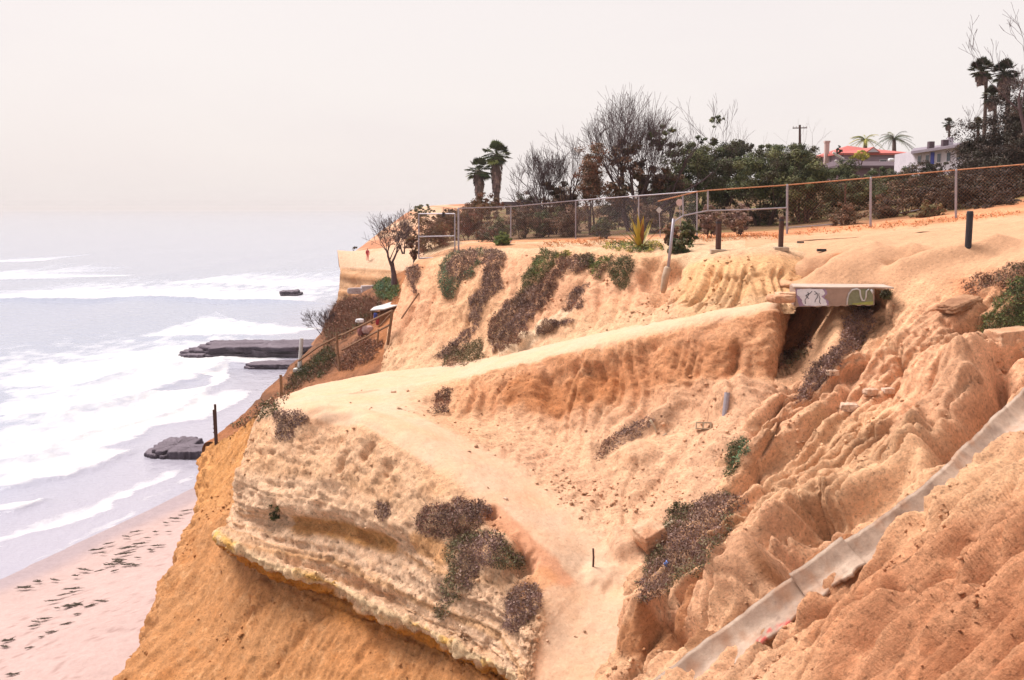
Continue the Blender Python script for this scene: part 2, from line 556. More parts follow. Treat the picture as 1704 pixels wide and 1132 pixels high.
# ---- bench, second face, footpath and the pale promontory with its overhanging ledge
N2 = Sheet([
 [P(455,668,34), P(470,660,34.5), P(520,642,36), P(590,628,37), P(665,616,37), P(745,608,36.3), P(850,588,34.3), P(960,563,32.6), P(1100,533,30.6), P(1200,514,29.6), P(1295,500,29.6), P(1310,497,33)],
 [P(450,672,33), P(455,674,32), P(520,655,33.5), P(600,645,33.5), P(680,640,33), P(765,630,32.3), P(850,610,31.5), P(960,584,30.5), P(1100,552,29), P(1200,530,28.2), P(1283,516,27.9), P(1302,515,32)],
 [P(449,673,32.7), P(450,678,31.5), P(515,662,32), P(600,654,32.2), P(680,650,31.8), P(762,655,30.9), P(850,642,30.3), P(960,625,29.5), P(1092,600,28.2), P(1196,580,27.4), P(1284,560,27.2), P(1298,565,31)],
 [P(448,674,32.5), P(447,681,31), P(510,668,31), P(600,662,31), P(680,665,30.6), P(760,690,29.6), P(850,690,29.2), P(960,690,28.5), P(1080,665,27.6), P(1190,645,26.9), P(1272,640,26.6), P(1290,640,30)],
 [P(447,675,32.4), P(444,683,30.6), P(507,673,30.2), P(600,671,29.9), P(685,682,29.0), P(770,716,27.8), P(860,742,27.0), P(955,780,25.8), P(1050,800,24.6), P(1130,805,23.8), P(1200,820,23.2), P(1215,830,24)],
 [P(447,675,32.3), P(441,686,30.3), P(505,678,29.5), P(600,680,28.8), P(690,700,27.6), P(780,745,26.2), P(870,800,24.9), P(955,880,23), P(1003,960,21.4), P(1040,1030,20), P(1062,1110,18.8), P(1090,1130,19.5)],
 [P(447,676,32.1), P(436,692,29.3), P(500,688,28), P(600,702,26.7), P(680,748,25.2), P(758,802,23.8), P(838,872,22.3), P(890,950,20.9), P(908,1030,19.7), P(895,1100,18.9), P(885,1180,18), P(880,1230,18)],
 [P(430,730,31.8), P(417,740,28.7), P(482,735,27.4), P(583,750,26.1), P(655,795,24.7), P(730,845,23.3), P(812,912,21.8), P(862,985,20.5), P(888,1050,19.4), P(880,1108,18.7), P(870,1187,17.8), P(865,1240,17.8)],
 [P(410,810,31.5), P(398,815,28.0), P(462,820,26.6), P(563,845,25.4), P(635,885,24.1), P(708,930,22.7), P(788,985,21.3), P(842,1035,20.2), P(872,1075,19.2), P(872,1115,18.6), P(860,1193,17.7), P(855,1250,17.7)],
 [P(385,882,31.2), P(384,878,27.7), P(450,908,26.2), P(550,948,25), P(620,988,23.8), P(690,1023,22.6), P(770,1063,21.2), P(825,1090,20.1), P(860,1110,19.1), P(865,1140,18.4), P(850,1200,17.6), P(845,1260,17.6)],
 [P(367,888,31.3), P(371,896,27.1), P(440,938,25.7), P(550,972,24.5), P(620,1009,23.3), P(695,1042,22.1), P(775,1082,20.7), P(830,1110,19.6), P(870,1132,18.7), P(860,1165,18.1), P(845,1220,17.3), P(840,1270,17.3)],
 [P(369,896,31.5), P(376,908,27.3), P(444,950,26.0), P(553,984,24.8), P(623,1021,23.6), P(698,1054,22.4), P(778,1095,21.0), P(833,1120,20.0), P(870,1142,19.1), P(860,1175,18.5), P(845,1230,17.7), P(840,1280,17.7)],
 [P(385,915,33), P(395,915,29), P(460,960,27.3), P(560,994,26), P(630,1032,24.8), P(705,1066,23.6), P(785,1106,22.2), P(838,1130,21.2), P(872,1152,20.3), P(862,1185,19.7), P(848,1240,18.9), P(843,1290,18.9)],
], 0.05)
s = N2
p = s.base
soil_mix(s, TAN, PINKT, 0.4, 0.9, 3)
cliff = sstep(s.rp, 6.0, 6.7)
wall2 = sstep(s.rp, 0.9, 1.3) * (1 - sstep(s.rp, 2.7, 3.6)) * sstep(s.cp, 4.2, 5.6)
slope2 = sstep(s.rp, 2.7, 3.3) * (1 - sstep(s.rp, 4.4, 5.0)) * sstep(s.cp, 4.5, 6)
path = np.clip(sstep(s.rp, 4.35, 5.0) * (1 - sstep(s.rp, 5.8, 6.25)) + (1 - sstep(s.rp, 0.8, 1.25)) + (1 - sstep(s.cp, 3.4, 5.0)) * (1 - sstep(s.rp, 5.9, 6.3)), 0, 1)
def lay(s, w, rgb):
    w = np.asarray(w)[:, None]
    s.col = s.col * (1 - w) + np.asarray(rgb) * w
lay(s, wall2 * (0.55 + 0.45 * sstep(fbm(p, 0.8, 4, seed=5), -.3, .3)), BROWN)
lay(s, wall2 * sstep(fbm(p, 1.7, 5, .7, 6), .05, .3) * .5, lin(204, 138, 98))
lay(s, slope2 * 0.5, lin(246, 196, 160))
lay(s, np.clip(path * (0.75 + 0.9 * fbm(p, 0.7, 4, .6)), 0, 1), lin(226, 190, 160))
# pale cliff: cream with sandy and ochre beds, upper part sandier
up_c = (1 - sstep(s.rp, 7.0, 8.2)) * cliff
lay(s, cliff * 0.9, lin(250, 208, 172))
lay(s, up_c * (0.4 + 0.5 * sstep(fbm(p, 0.7, 4, seed=7), -.2, .3)), lin(243, 188, 142))
lay(s, cliff * sstep(fbm(p, 1.5, 5, .7, 71), .02, .3) * .4, lin(236, 178, 134))
zz = p[:, 2] + 0.25 * fbm(p, 0.35, 3, seed=8)
beds = noise3(np.stack([zz * 3.1, p[:, 0] * .05, p[:, 1] * .05], 1))
fineb = noise3(np.stack([zz * 14.0, p[:, 0] * .12, p[:, 1] * .12 + 9], 1))
lay(s, cliff * sstep(beds, 0.05, 0.4) * 0.6 * (1 - up_c), lin(226, 168, 112))
lay(s, cliff * sstep(fineb, 0.1, 0.5) * 0.4 * sstep(s.rp, 7.6, 8.4), lin(214, 150, 92))
ck = crisp(p, 3.0, 2)
lip = sstep(s.rp, 9.55, 9.95) * (1 - sstep(s.rp, 10.4, 10.8))
lay(s, lip * 0.85, lin(250, 212, 166))
lay(s, lip * sstep(fbm(p, 0.9, 3, seed=12), 0.0, 0.25) * 0.8, lin(238, 180, 84))
lay(s, sstep(s.rp, 10.6, 11.0), lin(205, 132, 55))
# relief
f1, f2 = cells(p, 1.3, 2)
g1, g2 = cells(p, 3.4, 5)
h1, h2 = cells(p, 7.0, 6)
rl = rills(p, (-0.2, -1, 0), 2.0, 0.10, 6)
calm = 1 - 0.75 * path
s.h += calm * (0.16 * fbm(p, 0.5, 4, seed=11) + 0.05 * fbm(p, 2.2, 4, 0.55, 12)) + path * 0.03 * fbm(p, 1.5, 4, seed=3)
s.h += wall2 * (0.20 * (rl - .4) + 0.07 * np.clip(f2 - f1, 0, .5) + 0.10 * fbm(p, 2.6, 4, 0.66, 13))
s.h += slope2 * (0.07 * (rl - .4) + 0.06 * np.clip(f2 - f1, 0, .5) + 0.05 * fbm(p, 4.0, 4, 0.6, 14))
low_c = cliff * sstep(s.rp, 7.2, 8.2)
s.h += cliff * (0.06 * np.clip(f2 - f1, 0, .5) + 0.09 * fbm(p, 3.5, 5, 0.7, 15) + 0.02 * (0.5 - g1))
s.h += low_c * (0.09 * np.clip(beds * 2.6, -.5, .5) + 0.06 * np.clip(fineb * 1.6, -.5, .5) + 0.03 * np.clip(0.55 - g1, -.2, .5))
s.h += lip * (0.09 * (0.6 - g1) + 0.05 * (0.5 - h1) + 0.22 * fbm(p, 1.2, 4, 0.6, 17))
cr1 = fbm(p * (1, 1, 2.2), 1.4, 5, 0.65, 18)
s.h += cliff * (0.10 * np.sign(cr1) * np.abs(cr1) ** .7 - 0.05 * np.exp(-(cr1 / .04) ** 2))
s.h += (cliff * .05 + wall2 * .05 + slope2 * .03 + path * .010) * ck
s.groove([(395, 858), (470, 872), (560, 880), (640, 912), (720, 955)], 0.2, 0.28, wob=.9)
s.groove([(455, 925), (540, 950), (600, 975), (680, 1010)], 0.1, 0.25, wob=.9)
s.step([(400, 840), (480, 858), (560, 862), (620, 885), (700, 905)], 0.10, 0.3, 0.45)
s.paint([(480, 872), (560, 882), (640, 905)], 0.28, lin(216, 152, 84), 0.8)
s.paint([(690, 905), (740, 925)], 0.3, lin(222, 158, 96), 0.7)
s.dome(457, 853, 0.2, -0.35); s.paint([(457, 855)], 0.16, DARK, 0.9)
s.dome(398, 800, 0.35, 0.25)
s.dome(818, 850, 0.18, -0.25)
s.dome(868, 938, 0.28, -0.4); s.dome(835, 925, 0.5, 0.3)
s.groove([(575, 745), (560, 790)], 0.12, 0.2); s.groove([(620, 735), (600, 770)], 0.12, 0.2); s.groove([(650, 770), (640, 800)], 0.12, 0.15)
# hollow under the rim behind the drooping bush
s.dome(545, 715, 0.9, -0.3)
# second face: vertical joints, slumped scoop, lumps
for u in (1000, 1024, 1075, 1085, 1130, 1143, 1158, 1170, 1226):
    s.groove([(u, 565), (u - 4, 600), (u - 8, 640)], 0.08, 0.16)
s.step([(968, 608), (975, 630), (985, 645)], 0.08, -0.35, 0.8)
s.dome(935, 640, 0.9, -0.35); s.dome(1020, 625, 0.9, -0.3)
s.dome(1150, 650, 0.8, 0.25); s.dome(1236, 675, 0.85, 0.7, 1.6); s.dome(1230, 735, 0.8, 0.35)
s.dome(1100, 700, 0.4, 0.3); s.dome(1060, 760, 0.5, 0.25); s.dome(730, 665, 0.4, -0.15)
s.groove([(1000, 690), (900, 760)], 0.12, 0.12); s.groove([(1150, 740), (1090, 800), (1040, 850)], 0.15, 0.15)
s.groove([(960, 700), (930, 760)], 0.1, 0.12)
s.paint([(1000, 745), (1060, 720), (1110, 700)], 0.35, DARK, 0.5)
s.paint([(870, 645), (930, 655), (990, 640)], 0.8, lin(196, 122, 70), 0.6)
s.paint([(1010, 620), (1100, 610), (1200, 590)], 0.7, lin(200, 130, 84), 0.5)
s.paint([(820, 850), (900, 930), (935, 960)], 0.35, lin(216, 140, 100), 0.6)
s.paint([(860, 1000), (900, 960)], 0.4, lin(226, 160, 112), 0.7)
s.groove([(645, 622), (690, 626), (740, 620)], 0.05, 0.08)
s.paint([(590, 652), (620, 648)], 0.25, lin(215, 160, 130), 0.7)
# steep brown lower right lumps beside the path
s.dome(1045, 905, 0.5, 0.35); s.dome(1000, 960, 0.4, 0.15)
s.grain = 1 - 0.65 * path
path_w = path
N2.col *= ALB
N2.build('promontory', rock_soil)

# ---- smooth orange slope under the ledge, falling to the beach
def drop(pt, dx=0.3, z=0.6):
    return np.array((pt[0] + dx, pt[1], z))
colB = [P(338,748,37.5), P(334,850,34), P(302,905,32), P(266,985,30), P(242,1060,28), P(192,1132,26.3), P(100,1260,23.5)]
rowsS = [
 [P(385,725,36.5), P(440,690,35.5), P(560,800,32), P(720,900,29), P(870,1000,26), P(1000,1050,25)],
 [P(382,800,34), P(440,760,33.5), P(560,850,30), P(720,950,27), P(870,1050,24), P(1000,1100,23)],
 [P(365,870,31.2), P(430,850,30.5), P(560,920,27), P(720,1000,25), P(870,1090,22), P(1000,1130,21.5)],
 [P(350,960,29), P(430,945,27.3), P(560,987,25.3), P(715,1058,22.9), P(870,1133,19.9), P(1000,1170,19.5)],
 [P(340,1050,27), P(430,1030,25.8), P(560,1060,24), P(715,1100,22.2), P(870,1170,19.3), P(1000,1210,18.8)],
 [P(320,1132,25.2), P(430,1132,24.2), P(560,1132,22.9), P(715,1150,21.5), P(870,1210,18.9), P(1000,1250,18.2)],
 [P(280,1260,22.8), P(430,1260,22), P(560,1260,21), P(715,1260,20), P(870,1290,18), P(1000,1310,17.3)],
]
S = Sheet([[drop(b, .5), drop(b, .15, b[2] * .55), b] + r for b, r in zip(colB, rowsS)], 0.07)
s = S
p = s.base
soil_mix(s, ORANGE, lin(203, 146, 98), 0.3, 0.9, 9)
lay(s, sstep(s.rp, 2.7, 3.0) * (1 - sstep(s.rp, 3.2, 3.9)) * sstep(s.cp, 4.2, 5.2) * 0.7, lin(205, 130, 50))
lay(s, (1 - sstep(s.rp, .6, 2.2)) * .5, lin(232, 166, 100))
zz = p[:, 2] + 0.2 * fbm(p, 0.3, 3, seed=8)
fb = noise3(np.stack([zz * 12.0, p[:, 0] * .1, p[:, 1] * .1], 1))
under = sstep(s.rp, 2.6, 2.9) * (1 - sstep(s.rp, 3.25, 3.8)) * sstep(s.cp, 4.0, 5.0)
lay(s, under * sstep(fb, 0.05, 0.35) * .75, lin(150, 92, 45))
rl = rills(p, (-0.75, -1, 0), 1.4, 0.12, 8)
s.h += 0.13 * fbm(p, 0.4, 4, seed=21) + 0.05 * fbm(p, 1.6, 4, 0.6, 22) + 0.05 * (rl - .5) + under * 0.12 * np.clip(fb, -.4, .4)
f1, f2 = cells(p, 2.6, 9)
s.h += 0.05 * np.clip(0.35 - f1, 0, .35) * (1 + 2 * sstep(fbm(p, .5, 2, seed=4), .1, .3))
edge = np.exp(-((s.cp - 2.0) / 0.35) ** 2)
s.h += edge * (0.6 * fbm(p, 0.9, 5, 0.62, 23))
rb = rills(p, (-0.75, -1, 0), 3.6, 0.08, 18, .1)
s.h += 0.06 * (rb - .5) + 0.06 * fbm(p, 4.0, 4, .7, 24)
lay(s, sstep(fbm(p * (1, 1, 1.5), 1.1, 5, .7, 25), .05, .3) * .45, lin(196, 128, 74))
lay(s, sstep(fbm(p, 2.6, 4, .7, 26), .15, .35) * .4, lin(240, 186, 136))
for a in ([(470, 960), (400, 1030), (330, 1100)], [(560, 1000), (480, 1080), (430, 1140)], [(380, 820), (350, 900), (300, 1000)], [(640, 1050), (590, 1110)], [(420, 760), (380, 830)]):
    s.groove(a, .16, .14)
s.dome(432, 985, 0.35, 0.3); s.dome(428, 1005, 0.2, 0.25)
S.col *= ALB
S.build('orange_slope', soil)

# ---- brown bank beyond the bench, its seaward edge dropping to the beach
colL = [P(556,512,62), P(537,552,56), P(500,597,50), P(450,642,45), P(392,700,41), P(337,745,37.9)]
rowsB = [
 [P(600,490,60), P(660,455,56), P(720,430,54)],
 [P(590,535,53), P(650,490,49), P(705,445,48)],
 [P(555,580,47), P(630,545,45), P(690,500,44)],
 [P(500,640,43), P(590,610,42.5), P(670,570,41)],
 [P(430,690,40), P(500,670,39.5), P(600,655,38.5)],
 [P(370,732,37.8), P(430,715,37.2), P(560,700,35)],
]
B = Sheet([[drop(l, .5), drop(l, .2, l[2] * .6), l] + r for l, r in zip(colL, rowsB)], 0.1)
s = B
p = s.base
soil_mix(s, lin(170, 116, 84), lin(124, 86, 66), 0.5, 0.9, 31)
lay(s, sstep(s.rp, 3.2, 4.4) * 0.5, lin(196, 126, 82))
lay(s, sstep(s.cp, 3.4, 4.4) * (1 - sstep(s.rp, 3.0, 3.6)) * .5, lin(214, 138, 84))
s.h += 0.3 * fbm(p, 0.35, 4, seed=31) + 0.12 * fbm(p, 1.5, 4, 0.6, 32)
B.col *= ALB * .9
B.build('brown_bank', soil)

# ---- far headland with a flat bedded top
H = Sheet([
 [P(563,446,156), P(582,426,162), P(602,410,168), P(652,372,186), P(700,345,205), P(800,338,225)],
 [P(564,445,149), P(588,432,153), P(615,424,155), P(660,400,165), P(720,375,178), P(800,360,190)],
 [P(565,444,142), P(592,445,140), P(628,447,136), P(672,450,130), P(725,450,122), P(800,440,115)],
 [P(566,452,141), P(593,452,139), P(629,455,135), P(673,458,129), P(726,458,121), P(800,450,114)],
 [P(565,470,140.5), P(592,472,138), P(628,476,134), P(672,480,128), P(726,480,120), P(800,475,113)],
 [P(561,500,139.5), P(590,500,136), P(626,505,130), P(670,508,122), P(724,505,114), P(800,500,108)],
 [P(545,540,136), P(580,545,128), P(620,550,116), P(665,550,108), P(720,550,100), P(800,550,98)],
 [P(500,593,135.5), P(545,620,118), P(600,640,104), P(655,640,98), P(715,640,94), P(800,640,92)],
], 0.35)
s = H
p = s.base
soil_mix(s, lin(230, 190, 158), lin(222, 168, 130), 0.12, 0.9, 41)
wall = sstep(s.rp, 2.1, 2.5)
zz = p[:, 2] + 0.3 * fbm(p, 0.1, 3, seed=8)
bd = noise3(np.stack([zz * 1.7, p[:, 0] * .02, p[:, 1] * .02], 1))
lay(s, wall, lin(220, 172, 132))
lay(s, wall * sstep(bd, 0.0, 0.3) * .7, lin(178, 126, 84))
lay(s, wall * sstep(fbm(p, .5, 4, .7, 43), 0, .3) * .5, lin(200, 140, 96))
lay(s, sstep(s.rp, 4.8, 5.6), lin(170, 120, 90))
lay(s, (1 - sstep(s.rp, .8, 1.6)) * sstep(fbm(p, .12, 3, seed=4), -.1, .25) * .8, lin(190, 120, 84))
s.h += sstep(s.cp, 0, .8) * 0.35 * fbm(p, 0.16, 4, seed=41) * (0.3 + wall) + sstep(s.cp, -.3, .8) * wall * (0.5 * np.clip(bd, -.5, .5) + 0.35 * fbm(p, 0.5, 4, 0.6, 42))
H.col *= ALB
H.build('headland', rock_soil)

# ---- hillside of slumped blocks on the right, with the gully between it and the promontory
R = Sheet([
 [P(1240,398,38), P(1310,397,37), P(1370,394,37), P(1430,391,37), P(1500,386,37), P(1600,376,37), P(1720,362,37), P(1900,345,37)],
 [P(1240,440,33), P(1310,432,32.2), P(1370,424,31.6), P(1430,419,31), P(1500,414,30.7), P(1600,409,29.8), P(1720,396,29), P(1900,378,29)],
 [P(1240,500,32), P(1310,478,29.8), P(1370,475,28.9), P(1430,473,28.6), P(1500,468,28.2), P(1600,452,27.6), P(1720,428,27), P(1900,405,27)],
 [P(1250,530,36), P(1322,518,36), P(1392,511,28.5), P(1438,514,30.0), P(1490,516,27.3), P(1600,503,26.3), P(1720,488,25.6), P(1900,470,25)],
 [P(1240,600,33), P(1302,596,31.3), P(1380,578,26.1), P(1430,575,26.2), P(1510,570,25.6), P(1600,560,25), P(1720,550,24.4), P(1900,530,23.8)],
 [P(1215,680,27), P(1285,650,25.6), P(1345,650,25.1), P(1420,640,24.8), P(1500,630,24.5), P(1600,610,24), P(1720,600,23.2), P(1900,570,22.5)],
 [P(1130,820,25), P(1210,805,23.1), P(1290,775,22.9), P(1380,745,22.6), P(1480,715,22.2), P(1590,690,21.7), P(1720,660,20.8), P(1900,630,20)],
 [P(1030,950,23), P(1085,965,20.6), P(1180,930,20.4), P(1290,890,20.1), P(1400,850,19.7), P(1540,795,18.9), P(1720,730,17.9), P(1900,690,17)],
 [P(960,1060,21.5), P(1030,1090,18.8), P(1110,1070,18.4), P(1220,1020,17.9), P(1350,960,17.2), P(1500,905,16.2), P(1720,820,15), P(1900,780,14)],
 [P(900,1150,20), P(1000,1200,17), P(1100,1180,16.3), P(1230,1120,15.6), P(1380,1070,14.7), P(1540,1010,13.6), P(1720,950,12.5), P(1900,900,11.7)],
 [P(880,1300,18), P(980,1350,15), P(1100,1330,14), P(1250,1270,13.2), P(1420,1210,12.2), P(1600,1150,11), P(1760,1090,10.2), P(1920,1050,9.6)],
 [P(860,1500,15), P(1000,1550,12.5), P(1150,1530,11.5), P(1300,1480,10.6), P(1480,1420,9.6), P(1650,1360,8.6), P(1820,1300,8), P(2000,1250,7.5)],
], 0.044)
s = R
p = s.base
FLOW = P(1250,1090,15.6) - P(1650,760,18.6)
soil_mix(s, TAN, PINKT, 0.35, 0.8, 51)
trail = 1 - sstep(s.rp, 1.7, 2.4)
lay(s, trail * .9, lin(216, 167, 130))
upper = sstep(s.rp, 1.8, 2.4) * (1 - sstep(s.rp, 3.0, 3.8)) * sstep(s.cp, 4.3, 5.2)
lay(s, upper * (0.3 + .6 * sstep(fbm(p, 1.1, 4, seed=3), -.2, .3)), lin(214, 140, 100))
near = sstep(s.rp, 7.6, 8.6) * sstep(s.cp, 3.2, 4.2)
lay(s, near * .8, lin(224, 156, 114))
lay(s, near * sstep(fbm(p, 0.8, 4, seed=6), 0.0, .35) * .6, lin(200, 128, 88))
rl = rills(p, FLOW, 1.2, 0.05, 11, 0.08)
rl2 = rills(p, FLOW, 2.8, 0.05, 12, 0.04)
rl3 = rills(p, FLOW, 4.8, 0.04, 14, 0.02)
f1, f2 = cells(p, 1.1, 12)
g1, g2 = cells(p, 3.1, 13)
body = sstep(s.rp, 2.4, 3.4)
blocky = body * (1 - 0.9 * near)
s.h += 0.13 * fbm(p, 0.5, 3, seed=51) + 0.05 * fbm(p, 2.0, 4, 0.6, 52) * body * (1 - .6 * near)
s.h += body * (0.26 * (rl - .5) + 0.13 * (rl2 - .5)) + near * (0.08 * (rl - .5) + 0.22 * (rl2 - .5) + 0.14 * (rl3 - .5)) + body * 0.05 * (rl3 - .5)
s.h += blocky * (0.10 * np.clip(f2 - f1, 0, .5) + 0.04 * (0.5 - g1) + 0.05 * fbm(p, 5.0, 3, 0.6, 54))
# slumped blocks: tilted pieces with sharp borders, drawn out down the slope
fl = FLOW / np.linalg.norm(FLOW); sdv = np.cross(fl, (0, 0, 1)); sdv /= np.linalg.norm(sdv); upv = np.cross(sdv, fl)
wp = p + 0.35 * np.stack([fbm(p, .8, 3, seed=q) for q in (61, 62, 63)], 1)
q3 = np.stack([wp @ fl * .45, wp @ sdv * 1.0, wp @ upv * .6], 1)
b1, b2, bid = cells(q3, 0.75, 21, True)
bh = (_grad[bid & 255, 0] + _grad[bid & 255, 1] * .6)
ct = _grad[bid & 255, 2][:, None] * .16
s.col = s.col * (1 + ct * blocky[:, None])
s.h += blocky * sstep(s.cp, .6, 1.5) * (0.17 * bh - 0.16 * np.exp(-((b2 - b1) / .06) ** 2))
q3 = np.stack([wp @ fl * .7, wp @ sdv * 1.0, wp @ upv * .8], 1)
b1, b2, bid = cells(q3, 2.2, 22, True)
s.h += blocky * (0.045 * _grad[bid & 255, 0] - 0.03 * np.exp(-((b2 - b1) / .09) ** 2))
s.h += upper * (0.10 * fbm(p, 3.0, 4, 0.65, 53) + 0.07 * (0.5 - g1))
s.h += near * 0.03 * fbm(p, 7.0, 3, 0.65, 55)
s.h += body * (0.04 - .015 * near) * crisp(p, 2.8, 3)
s.h *= 1 - .85 * (sstep(s.rp, 2.0, 2.5) * (1 - sstep(s.rp, 4.2, 4.8)) * (1 - sstep(s.cp, 2.2, 2.9)))
# trail mounds: long smooth noses running down to the slab
s.ridge([(1470, 412), (1420, 432), (1375, 455), (1340, 472)], 0.45, 0.35, wob=.1)
s.ridge([(1545, 410), (1480, 425), (1430, 447), (1385, 465)], 0.5, 0.3, wob=.1)
s.ridge([(1690, 400), (1600, 425), (1540, 440), (1470, 460)], 0.55, 0.4, wob=.1)
s.groove([(1400, 418), (1370, 432), (1345, 448), (1330, 462)], 0.4, 0.6)
s.groove([(1655, 405), (1620, 415), (1590, 418)], 0.2, 0.25)
s.groove([(1560, 420), (1510, 437), (1470, 448)], 0.2, 0.2)
s.paint([(1395, 420), (1345, 445)], 0.3, lin(196, 128, 84), 0.7)
# hollows under the slab
s.dome(1325, 560, 0.9, -0.9, 1.5)
# undercut hole by the green bush, cracks and steps of the slumped blocks
s.dome(1612, 543, 0.45, -1.2, 1.6)
s.step([(1535, 790), (1560, 740), (1605, 690), (1645, 635), (1655, 580)], 0.07, 0.9, 0.9, 0.55)
s.groove([(1660, 585), (1650, 640), (1610, 690), (1570, 745), (1550, 770)], 0.22, 1.0, wob=.3)
s.groove([(1704, 580), (1660, 600)], 0.25, 0.7)
s.dome(1596, 615, 1.15, 0.55, 2.4)
s.step([(1480, 665), (1510, 625), (1545, 595), (1585, 572)], 0.09, -0.5, 0.5, .55)
s.groove([(1478, 660), (1530, 605), (1580, 568)], 0.12, 0.4)
s.groove([(1480, 530), (1440, 590), (1395, 650), (1330, 710), (1270, 770), (1205, 815)], 0.16, 0.35)
s.groove([(1460, 600), (1420, 650), (1360, 715), (1290, 770)], 0.10, 0.22)
s.groove([(1400, 690), (1330, 760), (1250, 810)], 0.10, 0.2)
s.groove([(1500, 690), (1420, 740), (1330, 790)], 0.14, 0.2)
s.step([(1550, 765), (1540, 730), (1545, 690)], 0.08, 0.5, 0.5)
s.step([(1300, 1000), (1307, 920), (1345, 850), (1440, 830), (1510, 775)], 0.09, 0.95, 1.0, 0.5)
s.groove([(1306, 985), (1305, 940), (1310, 900)], 0.06, 0.35)
s.dome(1445, 885, 0.35, -0.4); s.dome(1368, 836, 0.16, -0.3)
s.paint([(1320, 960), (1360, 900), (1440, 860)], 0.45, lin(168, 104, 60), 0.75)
s.groove([(1560, 720), (1450, 800), (1350, 870), (1290, 925)], 0.1, 0.22)
s.groove([(1380, 860), (1330, 905), (1250, 965), (1190, 1010), (1150, 1040)], 0.1, 0.3)
s.groove([(1280, 800), (1220, 870), (1180, 910)], 0.12, 0.2)
s.dome(1215, 925, 0.32, -0.9, 1.5)
s.step([(1045, 1075), (1110, 1040), (1170, 1005), (1215, 975)], 0.12, 0.6, 0.6)
s.step([(1130, 1120), (1120, 1060), (1190, 1040), (1290, 1000)], 0.14, 0.5, 0.7)
s.dome(1165, 1030, 0.5, 0.35); s.dome(1262, 985, 0.6, 0.4, 2.2); s.dome(1205, 1015, 0.55, 0.35); s.dome(1085, 1010, 0.6, 0.3); s.dome(1075, 1060, .45, .3); s.ridge([(1180, 1030), (1240, 990), (1300, 950)], .3, .25)
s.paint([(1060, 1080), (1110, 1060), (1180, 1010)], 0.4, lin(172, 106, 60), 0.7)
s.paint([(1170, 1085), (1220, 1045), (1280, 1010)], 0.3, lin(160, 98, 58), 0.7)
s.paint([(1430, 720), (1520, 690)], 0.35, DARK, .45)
s.dome(1590, 735, 0.5, 0.2)
rr = random.Random(17)
for k in range(46):      # gullies running down the fall of the slope
    u0, v0 = rr.uniform(1250, 1704), rr.uniform(560, 1010)
    if v0 < 520 + (1704 - u0) * .55 - 120: v0 += 160
    pts, a = [(u0, v0)], rr.uniform(.68, .92)
    for j in range(rr.randint(3, 6)):
        a += rr.uniform(-.12, .12)
        pts.append((pts[-1][0] - 32, pts[-1][1] + 32 * a))
    s.groove(pts, rr.uniform(.04, .10), rr.uniform(.2, .5), wob=.8)
# channel the concrete flume lies in
CH = [(1760,640),(1720,668),(1680,705),(1635,748),(1600,795),(1550,840),(1490,885),(1420,935),(1350,985),(1270,1045),(1190,1100),(1120,1160),(1060,1215)]
s.groove(CH, 0.45, 0.12, wob=.3)
for a in ([(1704, 900), (1560, 1000), (1420, 1100)], [(1704, 970), (1600, 1040), (1500, 1120)], [(1704, 850), (1600, 900), (1500, 985), (1400, 1060)], [(1704, 1040), (1620, 1090)], [(1600, 880), (1500, 950), (1400, 1010), (1300, 1090)]):
    s.groove(a, 0.10, 0.22)
s.grain = 1 - 0.5 * trail
R.col *= ALB
R.build('hillside', rill_soil)

# ---- plateau behind the edge
PL = Sheet([
 [P(728,418,47), P(775,411,45), P(862,408,43.5), P(1000,405,42), P(1150,405,38.5), P(1300,401,36.5), P(1450,394,35.5), P(1590,382,35.5), P(1720,368,35.5), P(1950,345,35.5)],
 [P(722,410,51), P(772,404,48), P(860,402,46), P(1000,399,45), P(1150,394,43), P(1300,389,41), P(1450,379,40), P(1590,365,39.5), P(1720,351,39), P(1950,330,39)],
 [P(735,402,56), P(790,398,54), P(850,398,50), P(1000,390,50), P(1150,384,50), P(1300,376,50), P(1450,358,50), P(1590,338,50), P(1720,300,50), P(1950,240,50)],
 [P(720,392,75), P(780,384,75), P(850,378,75), P(1000,372,75), P(1150,362,75), P(1300,350,75), P(1450,332,75), P(1590,305,75), P(1720,262,75), P(1950,200,75)],
 [P(740,370,115), P(790,366,115), P(860,362,115), P(1000,358,115), P(1150,340,115), P(1300,320,115), P(1450,296,115), P(1590,278,115), P(1720,262,115), P(1950,220,115)],
 [P(760,355,190), P(810,352,190), P(870,350,190), P(1000,348,190), P(1150,325,190), P(1300,305,190), P(1450,282,190), P(1590,270,190), P(1720,262,190), P(1950,240,190)],
 [P(800,349,400), P(850,347,400), P(900,345,400), P(1000,343,400), P(1150,318,400), P(1300,300,400), P(1450,285,400), P(1590,275,400), P(1720,268,400), P(1950,255,400)],
], 0.4, 120)
s = PL
p = s.base
soil_mix(s, lin(236, 168, 124), lin(212, 140, 98), 0.3, .9, 61)
lay(s, sstep(s.rp, 1.1, 1.7) * .9, lin(104, 84, 62))
lay(s, sstep(s.rp, 1.1, 1.7) * sstep(fbm(p, .25, 3, seed=2), 0, .3) * .8, lin(128, 120, 74))
lay(s, (1 - sstep(s.rp, .5, .95)) * sstep(s.cp, 3.5, 4.3), lin(218, 171, 134))
s.h += 0.08 * fbm(p, 0.4, 4, seed=61) * (1 + 3 * sstep(s.rp, 2, 4))
PL.col *= ALB
PL.build('plateau', ground_mat)
# ------------------------------------------------------------------ beach and sea
def xs_grid(a, b, n, pw=1.0):
    return a + (b - a) * np.linspace(0, 1, n) ** pw

